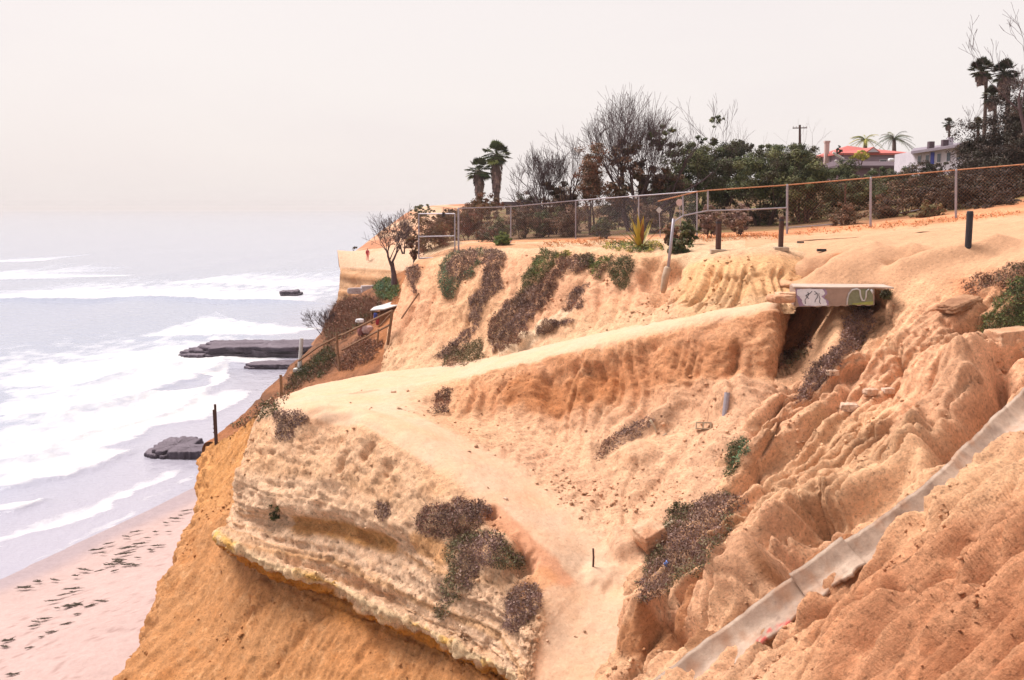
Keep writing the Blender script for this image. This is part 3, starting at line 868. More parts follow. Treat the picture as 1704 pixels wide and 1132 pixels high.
# shoreline (edge of the wet sand) as x over y
SHORE = np.array([PZ(u, v, 0.0) for u, v in ((-300, 1085), (0, 962), (120, 905), (240, 850), (330, 805), (345, 770))] + [np.array((-24.0, 95, 0)), np.array((-22.0, 130, 0)), np.array((-26.0, 300, 0))])
def shore_x(y):
    return np.interp(y, SHORE[:, 1], SHORE[:, 0])

ny, nx = 420, 260
yy = np.concatenate([np.linspace(20, 85, 330), np.linspace(85.4, 140, 90)])
tt = np.linspace(-14, 34, nx)
Y, T = np.meshgrid(yy, tt, indexing='ij')
X = shore_x(Y) + T
Z = np.where(T > 0, 0.06 * T + 0.5 * sstep(T, 4, 16), 0.05 * T)
pb = np.stack([X, Y, Z], -1).reshape(-1, 3)
pz0 = pb * (1, 1, 0)
dry = sstep(T.ravel() + 0.9 * fbm(pz0, 0.12, 3, seed=71), 1.2, 3.4)
pb[:, 2] += dry * (0.08 * fbm(pz0, 0.9, 4, 0.65, 72) - 0.09 * np.clip(np.abs(fbm(pz0, 2.2, 3, 0.6, 73)), 0, .5) + .1 * fbm(pz0, .2, 2, seed=4))
cw, cd = lin(208, 186, 188) * .52, lin(230, 198, 190) * .56
bc = cw * (1 - dry[:, None]) + cd * dry[:, None]
sp = sstep(fbm(pz0 * (1, .6, 1), 1.9, 4, 0.7, 74), 0.12, 0.36) * dry * sstep(fbm(pz0, .15, 2, seed=75), -.35, .1)
bc = bc * (1 - .45 * sp[:, None]) + lin(150, 105, 95) * .6 * .45 * sp[:, None]
ii = np.arange(len(yy) * nx).reshape(len(yy), nx)
quad = lambda ii: np.stack([ii[:-1, :-1], ii[:-1, 1:], ii[1:, 1:], ii[1:, :-1]], -1).reshape(-1, 4)
beach = mesh_obj('beach', pb, quad(ii), sand, cols=bc)
tag(beach, kind='structure')

# sea: finely meshed inshore, coarse to the horizon
yy = np.concatenate([np.linspace(30, 200, 480), 200 + (9000 ** np.linspace(0, 1, 130) - 1)])
tt = np.concatenate([-(4000 ** np.linspace(1, 0, 70)) - 89, np.linspace(-90, 6, 330)])
tt = np.concatenate([tt, [60, 200]])
Y, T = np.meshgrid(yy, tt, indexing='ij')
X = shore_x(np.minimum(Y, 300)) + T * np.where(T < -90, 1 + np.minimum(Y - 25, 900) / 900, 1.0) + np.where((T > 6) & (Y > 140), (Y - 140) * .5 + 40, 0)
ps = np.stack([X, Y, np.zeros_like(X)], -1).reshape(-1, 3)
T = T.ravel(); 
near_w = 1 - sstep(ps[:, 1], 150, 700)
su, sv, _ = proj(ps)
foam = np.zeros(len(ps))
hgt = np.zeros(len(ps))
warp0, warp1 = fbm(ps, 0.16, 3, seed=1), fbm(ps, .7, 3, .6, 2)
def foam_line(px, width, back, amt, crest=0.0, seed=0):
    """broken white water: sharp shoreward edge, ragged trail to seaward"""
    pts = np.array([PZ(u, v, 0.0)[:2] for u, v in px])
    ext = back * 4 + 6
    idx = np.where((ps[:, 0] > pts[:, 0].min() - ext) & (ps[:, 0] < pts[:, 0].max() + ext) & (ps[:, 1] > pts[:, 1].min() - ext) & (ps[:, 1] < pts[:, 1].max() + ext))[0]
    q = ps[idx, :2]
    best = np.full(len(q), 1e9); sg = np.zeros(len(q)); al = np.zeros(len(q))
    for k in range(len(pts) - 1):
        a, b = pts[k], pts[k + 1]
        ab = b - a
        t = np.clip(((q - a) @ ab) / (ab @ ab), 0, 1)
        r = q - (a + t[:, None] * ab)
        d = np.hypot(r[:, 0], r[:, 1])
        s_ = np.sign(ab[0] * r[:, 1] - ab[1] * r[:, 0])
        m = d < best
        best = np.where(m, d, best); sg = np.where(m, s_, sg); al = np.where(m, (k + t) / (len(pts) - 1), al)
    sd = best * sg + 1.6 * warp0[idx] + .9 * warp1[idx]      # >0: seaward
    ends = np.clip(np.minimum(al, 1 - al) * 8 + .05, 0, 1)
    e = sstep(sd, -width * 1.6, width * 1.2) * np.exp(-np.maximum(sd, 0) / back) * ends
    foam[idx] = np.maximum(foam[idx], amt * e)
    hgt[idx] += 1.1 * crest * np.exp(-(sd / (width * 1.3)) ** 2) * ends
FL = [  # listed so that seaward lies on the left hand of the line
 ([(20, 960), (120, 905), (230, 850), (300, 815), (340, 770)], .3, .7, .6, 0.0),
 ([(-60, 935), (40, 897), (100, 873), (180, 842), (250, 806), (320, 772)], .35, 1.6, .9, .06),
 ([(-60, 860), (20, 853), (70, 840), (75, 832)], .5, 2.0, 1.0, .25),
 ([(-80, 822), (0, 812), (100, 795), (180, 770), (235, 745)], .5, 9, 1.0, .25),
 ([(120, 772), (190, 742), (240, 715), (330, 700), (380, 672), (430, 645)], .6, 7, 1.0, .15),
 ([(-80, 770), (60, 760), (150, 720), (250, 700), (370, 640), (375, 627), (330, 640)], .6, 12, .95, .2),
 ([(-80, 700), (100, 690), (220, 660), (330, 625), (370, 600), (440, 608)], 1, 16, .95, .25),
 ([(100, 650), (200, 620), (320, 600), (420, 596)], 1, 22, 1.0, .2),
 ([(210, 560), (330, 560), (450, 560), (560, 545)], 2, 40, .9, .2),
 ([(-100, 503), (60, 501), (150, 500), (200, 497), (330, 500), (560, 505)], 1.5, 45, 1.0, .7),
 ([(-100, 466), (80, 464), (240, 460)], 3, 60, .8, .5),
 ([(-100, 437), (60, 437)], 4, 50, .7, .3),
 ([(240, 470), (400, 475), (560, 480)], 3, 60, .75, .3),
]
for k, (px, w, bk, am, cr) in enumerate(FL):
    foam_line(px, w, bk, am, cr, k)
brk = fbm(ps * (1, .55, 1), 0.35, 4, 0.62, 81)
foam_f = np.clip(foam * 1.35 + brk * 0.75 * sstep(foam, .02, .35) - 0.12, 0, 1)
swell = np.sin((T + 6 * fbm(ps, .012, 2, seed=5)) * 0.21) * 0.22 * sstep(-T, 8, 40) * (1 - sstep(-T, 300, 900))
ps[:, 2] = np.where(T > -14, 0.0, 0) + near_w * (swell + hgt + 0.10 * fbm(ps, 0.3, 4, 0.6, 82) * sstep(-T, 1, 14) + 0.05 * foam_f * fbm(ps, 1.3, 3, .6, 83))
ps[:, 2] = np.where(T > -3, np.minimum(ps[:, 2], 0.03), ps[:, 2]) + 0.015
fc = np.stack([foam_f, sstep(T, -26, -1.0), np.zeros(len(T))], -1)
m, nt, b = new_mat('sea_water')
at = N(nt, 'ShaderNodeAttribute'); at.attribute_name = 'soil'
sx = N(nt, 'ShaderNodeSeparateXYZ'); nt.links.new(at.outputs['Vector'], sx.inputs[0])
tc = N(nt, 'ShaderNodeTexCoord')
n1 = N(nt, 'ShaderNodeTexNoise'); n1.inputs['Scale'].default_value = .5; n1.inputs['Detail'].default_value = 11; n1.inputs['Roughness'].default_value = .74; n1.inputs['Distortion'].default_value = .6
mp = N(nt, 'ShaderNodeMapping'); mp.inputs['Scale'].default_value = (1.0, .6, 1); nt.links.new(tc.outputs['Object'], mp.inputs['Vector'])
nt.links.new(mp.outputs[0], n1.inputs['Vector'])
ad = N(nt, 'ShaderNodeMath'); ad.operation = 'ADD'; nt.links.new(sx.outputs[0], ad.inputs[0]); nt.links.new(n1.outputs['Fac'], ad.inputs[1])
fr = N(nt, 'ShaderNodeMapRange'); fr.inputs['From Min'].default_value = .72; fr.inputs['From Max'].default_value = 1.3
nt.links.new(ad.outputs[0], fr.inputs['Value'])
wc = N(nt, 'ShaderNodeMixRGB'); wc.inputs[1].default_value = (*(lin(182, 188, 208) * .62), 1); wc.inputs[2].default_value = (*(lin(198, 192, 206) * .62), 1)
nt.links.new(sx.outputs[1], wc.inputs[0])
mc = N(nt, 'ShaderNodeMixRGB'); mc.inputs[2].default_value = (.50, .485, .49, 1)
nt.links.new(fr.outputs[0], mc.inputs[0]); nt.links.new(wc.outputs[0], mc.inputs[1])
nt.links.new(mc.outputs[0], b.inputs['Base Color'])
rr = N(nt, 'ShaderNodeMapRange'); rr.inputs['To Min'].default_value = .12; rr.inputs['To Max'].default_value = .8
nt.links.new(fr.outputs[0], rr.inputs['Value']); nt.links.new(rr.outputs[0], b.inputs['Roughness'])
b.inputs['IOR'].default_value = 1.33
n2 = N(nt, 'ShaderNodeTexNoise'); n2.inputs['Scale'].default_value = .8; n2.inputs['Detail'].default_value = 8; n2.inputs['Roughness'].default_value = .6
nt.links.new(mp.outputs[0], n2.inputs['Vector'])
bp = N(nt, 'ShaderNodeBump'); bp.inputs['Strength'].default_value = .7; bp.inputs['Distance'].default_value = .25
nt.links.new(n2.outputs['Fac'], bp.inputs['Height']); nt.links.new(bp.outputs[0], b.inputs['Normal'])
ii = np.arange(len(yy) * len(tt)).reshape(len(yy), len(tt))
sea = mesh_obj('sea', ps, quad(ii), m, cols=fc)
tag(sea, kind='structure')

# ------------------------------------------------------------------ sea haze
hz_m = bpy.data.materials.new('sea_haze')
hz_m.use_nodes = True
hn = hz_m.node_tree
hn.nodes.clear()
ho = hn.nodes.new('ShaderNodeOutputMaterial')
hv = hn.nodes.new('ShaderNodeVolumePrincipled')
hv.inputs['Color'].default_value = (.93, .885, .88, 1)
hv.inputs['Density'].default_value = 0.00018
hv.inputs['Anisotropy'].default_value = 0.0
hn.links.new(hv.outputs[0], ho.inputs['Volume'])
hx0, hx1, hy0, hy1, hz0, hz1 = -9500, 3000, -300, 9800, -8, 42
haze = mesh_obj('haze', [(x, y, z) for z in (hz0, hz1) for y in (hy0, hy1) for x in (hx0, hx1)], [(0, 2, 3, 1), (4, 5, 7, 6), (0, 1, 5, 4), (2, 6, 7, 3), (0, 4, 6, 2), (1, 3, 7, 5)], hz_m, smooth=False)
tag(haze, kind='stuff')
# ------------------------------------------------------------------ where a photo pixel meets the ground
ZB_W, ZB_H, ZS = 900, 720, 2.0
zb_d = np.full((ZB_H, ZB_W), 1e9)
zb_p = np.zeros((ZB_H, ZB_W, 3))
zb_n = np.zeros((ZB_H, ZB_W, 3))
for s_ in SHEETS:
    u, v, w = proj(s_.pos)
    iu, iv = np.floor(u / ZS).astype(int), np.floor(v / ZS).astype(int)
    ok = (iu >= 0) & (iu < ZB_W) & (iv >= 0) & (iv < ZB_H) & (w > 1)
    o_ = np.where(ok)[0]
    o_ = o_[np.argsort(-w[o_])]
    m_ = w[o_] < zb_d[iv[o_], iu[o_]]
    o_ = o_[m_]
    zb_d[iv[o_], iu[o_]] = w[o_]; zb_p[iv[o_], iu[o_]] = s_.pos[o_]; zb_n[iv[o_], iu[o_]] = s_.fn[o_]
for _ in range(4):       # close small gaps, and let near ground win over ground seen through gaps
    for dy, dx in ((0, 1), (0, -1), (1, 0), (-1, 0)):
        d2 = np.roll(zb_d, (dy, dx), (0, 1)); 
        m_ = (zb_d > 1e8) & (d2 < 1e8) if _ > 0 else (d2 < zb_d * 0.985)
        if _ == 0:       # only where both other neighbours agree (a pin hole)
            d3 = np.roll(zb_d, (-dy, -dx), (0, 1))
            m_ &= d3 < zb_d * 0.985
        p2, n2 = np.roll(zb_p, (dy, dx), (0, 1)), np.roll(zb_n, (dy, dx), (0, 1))
        zb_d = np.where(m_, d2, zb_d); zb_p = np.where(m_[..., None], p2, zb_p); zb_n = np.where(m_[..., None], n2, zb_n)

def at(u, v):
    iu = min(max(int(u / ZS), 0), ZB_W - 1); iv = min(max(int(v / ZS), 0), ZB_H - 1)
    p_, n_ = zb_p[iv, iu], zb_n[iv, iu]
    d_ = zb_d[iv, iu]
    if d_ > 1e8: return None, None
    q = P(u, v, p_[1])
    return q, n_
def ground(u, v):
    return at(u, v)[0]
def above(u, v, gp):
    """point over ground point gp that is seen at pixel height v"""
    return P(u, v, gp[1])

# ------------------------------------------------------------------ mesh collecting
class MB:
    def __init__(self):
        self.v, self.f, self.c = [], [], []
    def add(self, vs, fs, col=None):
        k = len(self.v)
        self.v.extend([tuple(x) for x in vs])
        self.f.extend([tuple(i + k for i in f) for f in fs])
        if col is not None: self.c.extend([tuple(col)] * len(vs))
        return self
    def box(self, c, size, rot=None, taper=1.0, col=None):
        sx, sy, sz = [q / 2 for q in size]
        vs = [np.array((x * (taper if z > 0 else 1), y * (taper if z > 0 else 1), z)) for x, y, z in ((-sx,-sy,-sz),(sx,-sy,-sz),(sx,sy,-sz),(-sx,sy,-sz),(-sx,-sy,sz),(sx,-sy,sz),(sx,sy,sz),(-sx,sy,sz))]
        if rot is not None:
            M = np.array(rot.to_3x3()) if isinstance(rot, Matrix) else np.asarray(rot)
            vs = [M @ q for q in vs]
        return self.add([q + np.asarray(c) for q in vs], [(0,3,2,1),(4,5,6,7),(0,1,5,4),(1,2,6,5),(2,3,7,6),(3,0,4,7)], col)
    def tube(self, pts, rad, sides=6, cap=True, col=None):
        pts = [np.asarray(q, float) for q in pts]
        n = len(pts)
        if not hasattr(rad, '__len__'): rad = [rad] * n
        vs, fs = [], []
        ref = np.array((0.31, 0.2, 0.93))
        for i in range(n):
            t = pts[min(i + 1, n - 1)] - pts[max(i - 1, 0)]
            t = t / max(np.linalg.norm(t), 1e-9)
            a = np.cross(t, ref)
            if np.linalg.norm(a) < 0.05: a = np.cross(t, (1, 0, 0))
            a /= np.linalg.norm(a); b = np.cross(t, a)
            for k in range(sides):
                an = 2 * math.pi * k / sides
                vs.append(pts[i] + rad[i] * (math.cos(an) * a + math.sin(an) * b))
        for i in range(n - 1):
            for k in range(sides):
                k2 = (k + 1) % sides
                fs.append((i * sides + k, i * sides + k2, (i + 1) * sides + k2, (i + 1) * sides + k))
        if cap and sides > 2:
            fs.append(tuple(range(sides))[::-1]); fs.append(tuple((n - 1) * sides + k for k in range(sides)))
        return self.add(vs, fs, col)
    def poly(self, pts, thick, nrm, col=None):
        nrm = np.asarray(nrm, float); n = len(pts)
        a = [np.asarray(q) for q in pts]; b = [q - nrm * thick for q in a]
        fs = [tuple(range(n)), tuple(range(2 * n - 1, n - 1, -1))] + [(i, n + i, n + (i + 1) % n, (i + 1) % n) for i in range(n)]
        return self.add(a + b, fs, col)
    def build(self, name, mat, parent=None, base=None, smooth=False, bevel=0.0):
        vs = np.array(self.v)
        if base is not None: vs = vs - np.asarray(base)
        o = mesh_obj(name, vs, self.f, mat, parent, smooth, cols=np.array(self.c) if len(self.c) == len(self.v) and self.c else None)
        if parent is None and base is not None: o.location = tuple(base)
        if bevel:
            md = o.modifiers.new('bevel', 'BEVEL'); md.width = bevel; md.segments = 2; md.limit_method = 'ANGLE'
        return o

def leaves(centres, normals, size, cols, aspect=0.5, fold=0.0):
    """one small rhombic leaf per centre; returns verts, quads, colours"""
    n = len(centres)
    r = rng.normal(size=(n, 3))
    nn = normals / np.maximum(np.linalg.norm(normals, axis=1, keepdims=True), 1e-9)
    t = np.cross(nn, r); t /= np.maximum(np.linalg.norm(t, axis=1, keepdims=True), 1e-9)
    b = np.cross(nn, t)
    sz = (size * rng.uniform(0.6, 1.4, n))[:, None]
    v = np.stack([centres - t * sz, centres + b * sz * aspect, centres + t * sz, centres - b * sz * aspect], 1).reshape(-1, 3)
    f = np.arange(4 * n).reshape(n, 4)
    return v, f, np.repeat(cols, 4, axis=0)

leaf_mat, _nt, _b = new_mat('leaf')
_at = N(_nt, 'ShaderNodeAttribute'); _at.attribute_name = 'soil'
_nt.links.new(_at.outputs['Color'], _b.inputs['Base Color'])
_b.inputs['Roughness'].default_value = 0.75
_b.inputs['Specular IOR Level'].default_value = 0.25
bark_mat = simple_mat('bark', lin(88, 66, 62) * .8, 0.9, .35, 9, bump=.01)
grey_bark = simple_mat('grey_bark', lin(120, 100, 98) * .8, 0.9, .3, 9)

def in_poly(px, py, poly):
    inside = np.zeros(len(px), bool)
    n = len(poly); j = n - 1
    for i in range(n):
        xi, yi = poly[i]; xj, yj = poly[j]
        c = ((yi > py) != (yj > py)) & (px < (xj - xi) * (py - yi) / (yj - yi + 1e-12) + xi)
        inside ^= c; j = i
    return inside
def edge_dist(px, py, poly):
    best = np.full(len(px), 1e9)
    n = len(poly)
    for i in range(n):
        a = np.array(poly[i], float); b = np.array(poly[(i + 1) % n], float)
        ab = b - a
        t = np.clip(((px - a[0]) * ab[0] + (py - a[1]) * ab[1]) / max(ab @ ab, 1e-9), 0, 1)
        best = np.minimum(best, np.hypot(px - a[0] - t * ab[0], py - a[1] - t * ab[1]))
    return best

MAUVE = [lin(128, 100, 94), lin(146, 116, 106), lin(110, 84, 76), lin(134, 106, 86), lin(158, 130, 116)]
RUSTY = [lin(132, 92, 76), lin(150, 106, 84), lin(110, 78, 66), lin(120, 98, 80)]
GREEN = [lin(112, 122, 66), lin(90, 104, 58), lin(134, 138, 78), lin(80, 88, 56)]
DKGREEN = [lin(78, 84, 50), lin(60, 68, 42), lin(98, 98, 58), lin(88, 76, 56)]
SEAGR = [lin(90, 120, 90), lin(110, 140, 104), lin(84, 100, 70), lin(120, 112, 84)]
OLIVE = [lin(110, 104, 70), lin(92, 84, 58), lin(128, 116, 84)]

def shrub(name, poly, label, pal, thick=0.25, dens=900, leaf=0.045, group=None, pal2=None, cat='shrub', twigs=0.25, grow=0.0, up=0.35):
    """low shrub hugging the slope: leaf sprays over the ground area that the outline covers"""
    poly = [tuple(map(float, q)) for q in poly]
    xs, ys = [q[0] for q in poly], [q[1] for q in poly]
    c0 = None
    for q in [(sum(xs) / len(xs), sum(ys) / len(ys))] + poly:
        c0, _n = at(*q)
        if c0 is not None: break
    d0 = c0[1]
    m2 = d0 / F
    area_px = 0.5 * abs(sum(xs[i] * ys[(i + 1) % len(xs)] - xs[(i + 1) % len(xs)] * ys[i] for i in range(len(xs))))
    dens = dens * 2.2; leaf = leaf * .68
    n = int(min(16000, max(200, area_px * m2 * m2 * 1.7 * dens)))
    px = rng.uniform(min(xs), max(xs), n * 4); py = rng.uniform(min(ys), max(ys), n * 4)
    jit = fbm(np.stack([px * .06, py * .06, np.zeros(len(px))], 1), 1.0, 4, .7, seed=len(label)) * 16
    ok = in_poly(px + jit, py + jit * .6, poly)
    px, py = px[ok][:n], py[ok][:n]
    ed = edge_dist(px, py, poly) * m2
    iu = np.clip((px / ZS).astype(int), 0, ZB_W - 1); iv = np.clip((py / ZS).astype(int), 0, ZB_H - 1)
    pp, nn, dd = zb_p[iv, iu], zb_n[iv, iu], zb_d[iv, iu]
    med = np.median(dd)
    good = (dd < 1e8) & (np.abs(dd - med) < med * 0.16)
    px, py, pp, nn, ed = px[good], py[good], pp[good], nn[good], ed[good]
    n = len(px)
    # exact sub-cell position at the stored depth
    a, b_ = (px - CX) / F, (CY - py) / F
    sc = pp[:, 1] / (cosp + b_ * sinp)
    pp = np.stack([a * sc, pp[:, 1], CAMZ + (-sinp + b_ * cosp) * sc], 1)
    grow_n = nn * (1 - up) + np.array((0, -0.15, 1.0)) * up
    grow_n /= np.linalg.norm(grow_n, axis=1, keepdims=True)
    dome_h = thick * 1.35 * np.clip(0.25 + ed / max(thick * 1.6, .05), 0, 1) * np.clip(0.7 + 1.3 * fbm(pp, 2.6, 3, seed=5), .15, 1.6)
    lift = dome_h * rng.uniform(0.0, 1.0, n) ** 0.55
    cen = pp + grow_n * lift[:, None] + rng.normal(size=(n, 3)) * 0.03
    k = rng.integers(0, len(pal), n)
    tone_ = 1 + .55 * fbm(pp, 2.4, 3, seed=3)
    k = np.where(rng.uniform(size=n) < .65, (np.floor((fbm(pp, 1.2, 2, seed=7) * .9 + .5) * len(pal)).astype(int)) % len(pal), k)
    cols = np.array(pal)[k] * (rng.uniform(.85, 1.15, n) * tone_)[:, None]
    if pal2 is not None:
        w = sstep(fbm(pp, 0.9, 3, seed=9) + (0.25 - ed) * 1.2, -0.05, 0.25) > rng.uniform(size=n)
        cols[w] = np.array(pal2)[rng.integers(0, len(pal2), n)][w]
    cols = cols * 0.85
    ln = rng.normal(size=(n, 3)) + grow_n * 0.6
    v, f, c = leaves(cen, ln, leaf, cols, 0.45)
    # twigs: thin triangular blades sticking out
    nt_ = int(n * twigs)
    if nt_:
        i = rng.integers(0, n, nt_)
        dirs = grow_n[i] + rng.normal(size=(nt_, 3)) * 0.7
        dirs /= np.linalg.norm(dirs, axis=1, keepdims=True)
        L_ = rng.uniform(.5, 1.3, nt_)[:, None] * (thick * .5 + leaf)
        sd = np.cross(dirs, rng.normal(size=(nt_, 3))); sd /= np.linalg.norm(sd, axis=1, keepdims=True)
        p0 = pp[i] + grow_n[i] * (lift[i] * .6)[:, None]
        w_ = leaf * .12
        tv = np.stack([p0 - sd * w_, p0 + sd * w_, p0 + dirs * L_ + sd * w_ * .5, p0 + dirs * L_ - sd * w_ * .5], 1).reshape(-1, 3)
        tcol = np.repeat((np.array(pal)[rng.integers(0, len(pal), nt_)] * .95), 4, axis=0)
        f = np.concatenate([f, np.arange(4 * nt_).reshape(-1, 4) + len(v)]); v = np.concatenate([v, tv]); c = np.concatenate([c, tcol])
    base = pp[np.argmin(pp[:, 2])]
    o = mesh_obj(name, v - base, f, leaf_mat, cols=c, smooth=False)
    o.location = tuple(base)
    tag(o, label, cat, group)
    return o

Z5 = lambda pts: [(640 + x * .2934, 400 + y * .2934) for x, y in pts]
GF = 'shrubs on the upper cliff face'
shrub('ice_plant', Z5([(120,165),(160,150),(205,150),(210,200),(190,260),(175,315),(150,250),(125,210)]), 'purple brown shrub hanging at the left corner of the cliff, below the gate', MAUVE, .35, group=GF)
shrub('ice_plant', Z5([(315,140),(370,85),(450,60),(560,50),(545,130),(500,200),(420,250),(395,320),(350,335),(310,260)]), 'mauve mat with bright green rim spilling over the cliff edge under the gate', MAUVE, .3, pal2=SEAGR, group=GF)
shrub('ice_plant', Z5([(560,60),(640,55),(690,90),(690,120),(660,170),(675,280),(600,320),(560,400),(530,490),(480,460),(478,340),(550,280),(560,160)]), 'tall mauve mat streaming down the cliff right of the green rimmed mat', MAUVE, .25, group=GF)
shrub('ice_plant', Z5([(480,500),(535,490),(460,580),(340,675),(280,670),(385,575)]), 'thin dry mauve streak low on the cliff, pointing down to the left', MAUVE, .14, 1000, group=GF)
shrub('ice_plant', Z5([(905,50),(940,70),(1040,75),(960,160),(850,275),(745,320),(790,200),(850,110)]), 'olive green mat sloping down the middle of the upper cliff face', GREEN, .22, pal2=OLIVE, group=GF)
shrub('ice_plant', Z5([(1000,100),(1100,95),(1195,85),(1180,150),(1080,190),(1000,230),(940,340),(850,430),(820,520),(720,600),(620,650),(590,560),(600,460),(720,340),(850,260),(930,190)]), 'longest rusty mauve mat running diagonally across the upper cliff face', MAUVE, .25, pal2=RUSTY, group=GF)
shrub('ice_plant', Z5([(560,560),(555,650),(540,690),(400,718),(330,720),(345,670),(450,600)]), 'low brown green mat at the foot of the cliff beside the bench', RUSTY, .18, pal2=OLIVE, group=GF)
shrub('ice_plant', Z5([(995,395),(1060,300),(1160,240),(1165,260),(1100,310),(1130,345),(1115,385),(1040,405)]), 'small hook shaped mauve mat right of the longest cliff mat', MAUVE, .15, group=GF)
shrub('ice_plant', Z5([(865,490),(920,450),(1000,460),(1080,445),(1080,480),(960,500),(870,545)]), 'flat mauve mat among pale stones low on the upper cliff', MAUVE, .14, group=GF)
shrub('ice_plant', Z5([(1160,180),(1215,110),(1300,75),(1295,130),(1200,225)]), 'narrow green and brown mat at the cliff top left of the round bush', GREEN, .25, pal2=RUSTY, group=GF)
shrub('ice_plant', Z5([(1095,90),(1190,85),(1190,130),(1150,165),(1100,150)]), 'small dark green clump on the cliff brink above the longest mat', DKGREEN, .25, group=GF)
shrub('round_bush', Z5([(1275,150),(1320,110),(1400,100),(1412,170),(1375,265),(1340,285),(1300,240),(1270,195)]), 'round dark green bush drooping over the cliff edge, a hanging tip below', DKGREEN, .45, pal2=OLIVE, group=GF, cat='bush')
shrub('dry_bush', [(748,646),(752,670),(734,690),(713,688),(725,661),(737,650)], 'lone rust brown bush at the back of the sandy bench', RUSTY, .2)
shrub('dry_bush', [(455,692),(475,685),(500,684),(512,698),(488,712),(484,728),(470,736),(456,715)], 'dark mauve bush drooping over the rim at the tip of the promontory', MAUVE, .3)
GP = 'dry bushes on the pale promontory'
shrub('dry_bush', [(688,872),(715,846),(760,834),(800,833),(822,850),(800,880),(770,893),(735,896),(700,890)], 'oval brown bush on the pale cliff just under the footpath', MAUVE, .3, 900, group=GP, pal2=RUSTY)
shrub('dry_bush', [(738,925),(765,893),(800,888),(835,890),(850,920),(872,925),(872,950),(835,945),(800,945),(782,985),(758,1000),(745,1030),(725,1036),(733,990),(748,955)], 'large sprawling grey brown bush trailing a tail down the pale cliff', MAUVE, .32, 900, group=GP, pal2=OLIVE)
shrub('dry_bush', [(848,985),(872,972),(897,978),(902,1008),(880,1035),(858,1055),(843,1048),(838,1012)], 'upright twiggy bush low on the promontory beside the footpath', MAUVE, .3, 900, group=GP, twigs=.5)
shrub('dry_bush', [(623,855),(632,838),(647,836),(650,852),(635,866)], 'tiny dark tuft alone in the middle of the pale cliff', MAUVE, .12, 1400, group=GP)
shrub('dry_bush', [(448,842),(464,842),(466,862),(456,868)], 'tiny dark tuft in a hole near the tip of the pale cliff', DKGREEN, .1, 1400, group=GP)
GH = 'shrubs on the slumped hillside'
shrub('dry_bush', [(1083,905),(1110,872),(1165,832),(1212,822),(1247,838),(1217,850),(1218,882),(1185,918),(1168,960),(1120,972),(1097,997),(1060,1002),(1072,955)], 'largest grey mauve bush, a thick mat in the gully below the hillside', MAUVE, .38, 1000, group=GH, pal2=OLIVE, twigs=.35)
shrub('dry_bush', [(1110,852),(1130,838),(1150,843),(1140,858),(1118,866)], 'small dark round bush at the upper edge of the largest mat', DKGREEN, .22, 1200, group=GH)
shrub('dry_bush', [(1405,530),(1422,518),(1447,512),(1456,535),(1440,570),(1405,595),(1392,612),(1375,640),(1345,665),(1322,672),(1338,640),(1362,600),(1395,575)], 'long purple twiggy bush hanging down the hillside under the painted slab', MAUVE[:4], .3, 1000, group=GH, twigs=.4)
shrub('dry_bush', [(1328,572),(1340,558),(1352,562),(1350,578),(1332,588)], 'small twiggy bush at the lip of the dark hollow under the slab', RUSTY, .2, 1200, group=GH)
shrub('dry_bush', [(1295,598),(1310,585),(1330,576),(1346,584),(1335,600),(1312,614),(1298,616)], 'brown bush below the dark hollow, beside the drop into the gully', RUSTY, .25, 1100, group=GH, pal2=OLIVE)
shrub('dry_bush', [(988,765),(1005,735),(1045,712),(1085,692),(1095,702),(1060,728),(1025,745),(1000,768)], 'straggling dry brush among litter on the slope under the second face', RUSTY, .14, 600, group=GH, pal2=MAUVE)
shrub('green_bush', [(1213,740),(1232,728),(1246,735),(1242,756),(1222,782),(1205,800),(1208,770)], 'dark green bush squeezed into the gully left of the hillside', SEAGR, .25, 1000, group=GH, pal2=DKGREEN, cat='bush')
shrub('green_bush', [(1730,455),(1695,470),(1662,498),(1643,530),(1640,560),(1668,560),(1700,545),(1730,540)], 'green bush at the right edge of the picture, beside a black hole', DKGREEN, .5, 900, group=GH, pal2=GREEN, cat='bush')
shrub('dry_bush', [(1730,430),(1690,440),(1645,460),(1630,475),(1670,480),(1715,460)], 'flat dark brush above the green bush at the right edge', OLIVE, .25, 700, group=GH, pal2=RUSTY)
shrub('dry_bush', [(1462,488),(1475,483),(1486,487),(1484,497),(1465,497)], 'small dark green tuft at the right end of the painted slab', DKGREEN, .18, 1400, group=GH)
shrub('dry_bush', [(1600,470),(1640,455),(1650,475),(1612,492)], 'sparse rusty brush on the bank below the black bollard', RUSTY, .15, 450, group=GH)
GB = 'scrub on the brown bank by the stairs'
shrub('scrub', [(556,512),(580,502),(615,500),(640,505),(612,530),(590,556),(560,570),(540,580),(543,548)], 'big grey brown scrub on the seaward bank above the stair railing', RUSTY, .9, 500, .07, group=GB, pal2=OLIVE, twigs=.6)
shrub('scrub', [(622,480),(640,467),(662,468),(668,485),(660,500),(632,500)], 'green leafy bush at the foot of the bare tree', SEAGR, .7, 700, .08, group=GB, pal2=GREEN, cat='bush')
shrub('scrub', [(600,560),(640,570),(620,600),(580,618),(560,615),(575,585)], 'rusty brush under the stair railing close to the bench', RUSTY, .35, 500, .06, group=GB, twigs=.5)
shrub('scrub', [(540,585),(558,580),(560,610),(520,635),(490,652),(468,662),(480,635),(505,610)], 'dark green scrub behind the white post', DKGREEN, .45, 600, .06, group=GB, pal2=RUSTY, twigs=.5)
shrub('scrub', [(470,650),(482,655),(450,690),(415,708),(385,715),(400,692),(440,668)], 'brown scrub strip behind the promontory tip', RUSTY, .35, 500, .06, group=GB, pal2=DKGREEN)
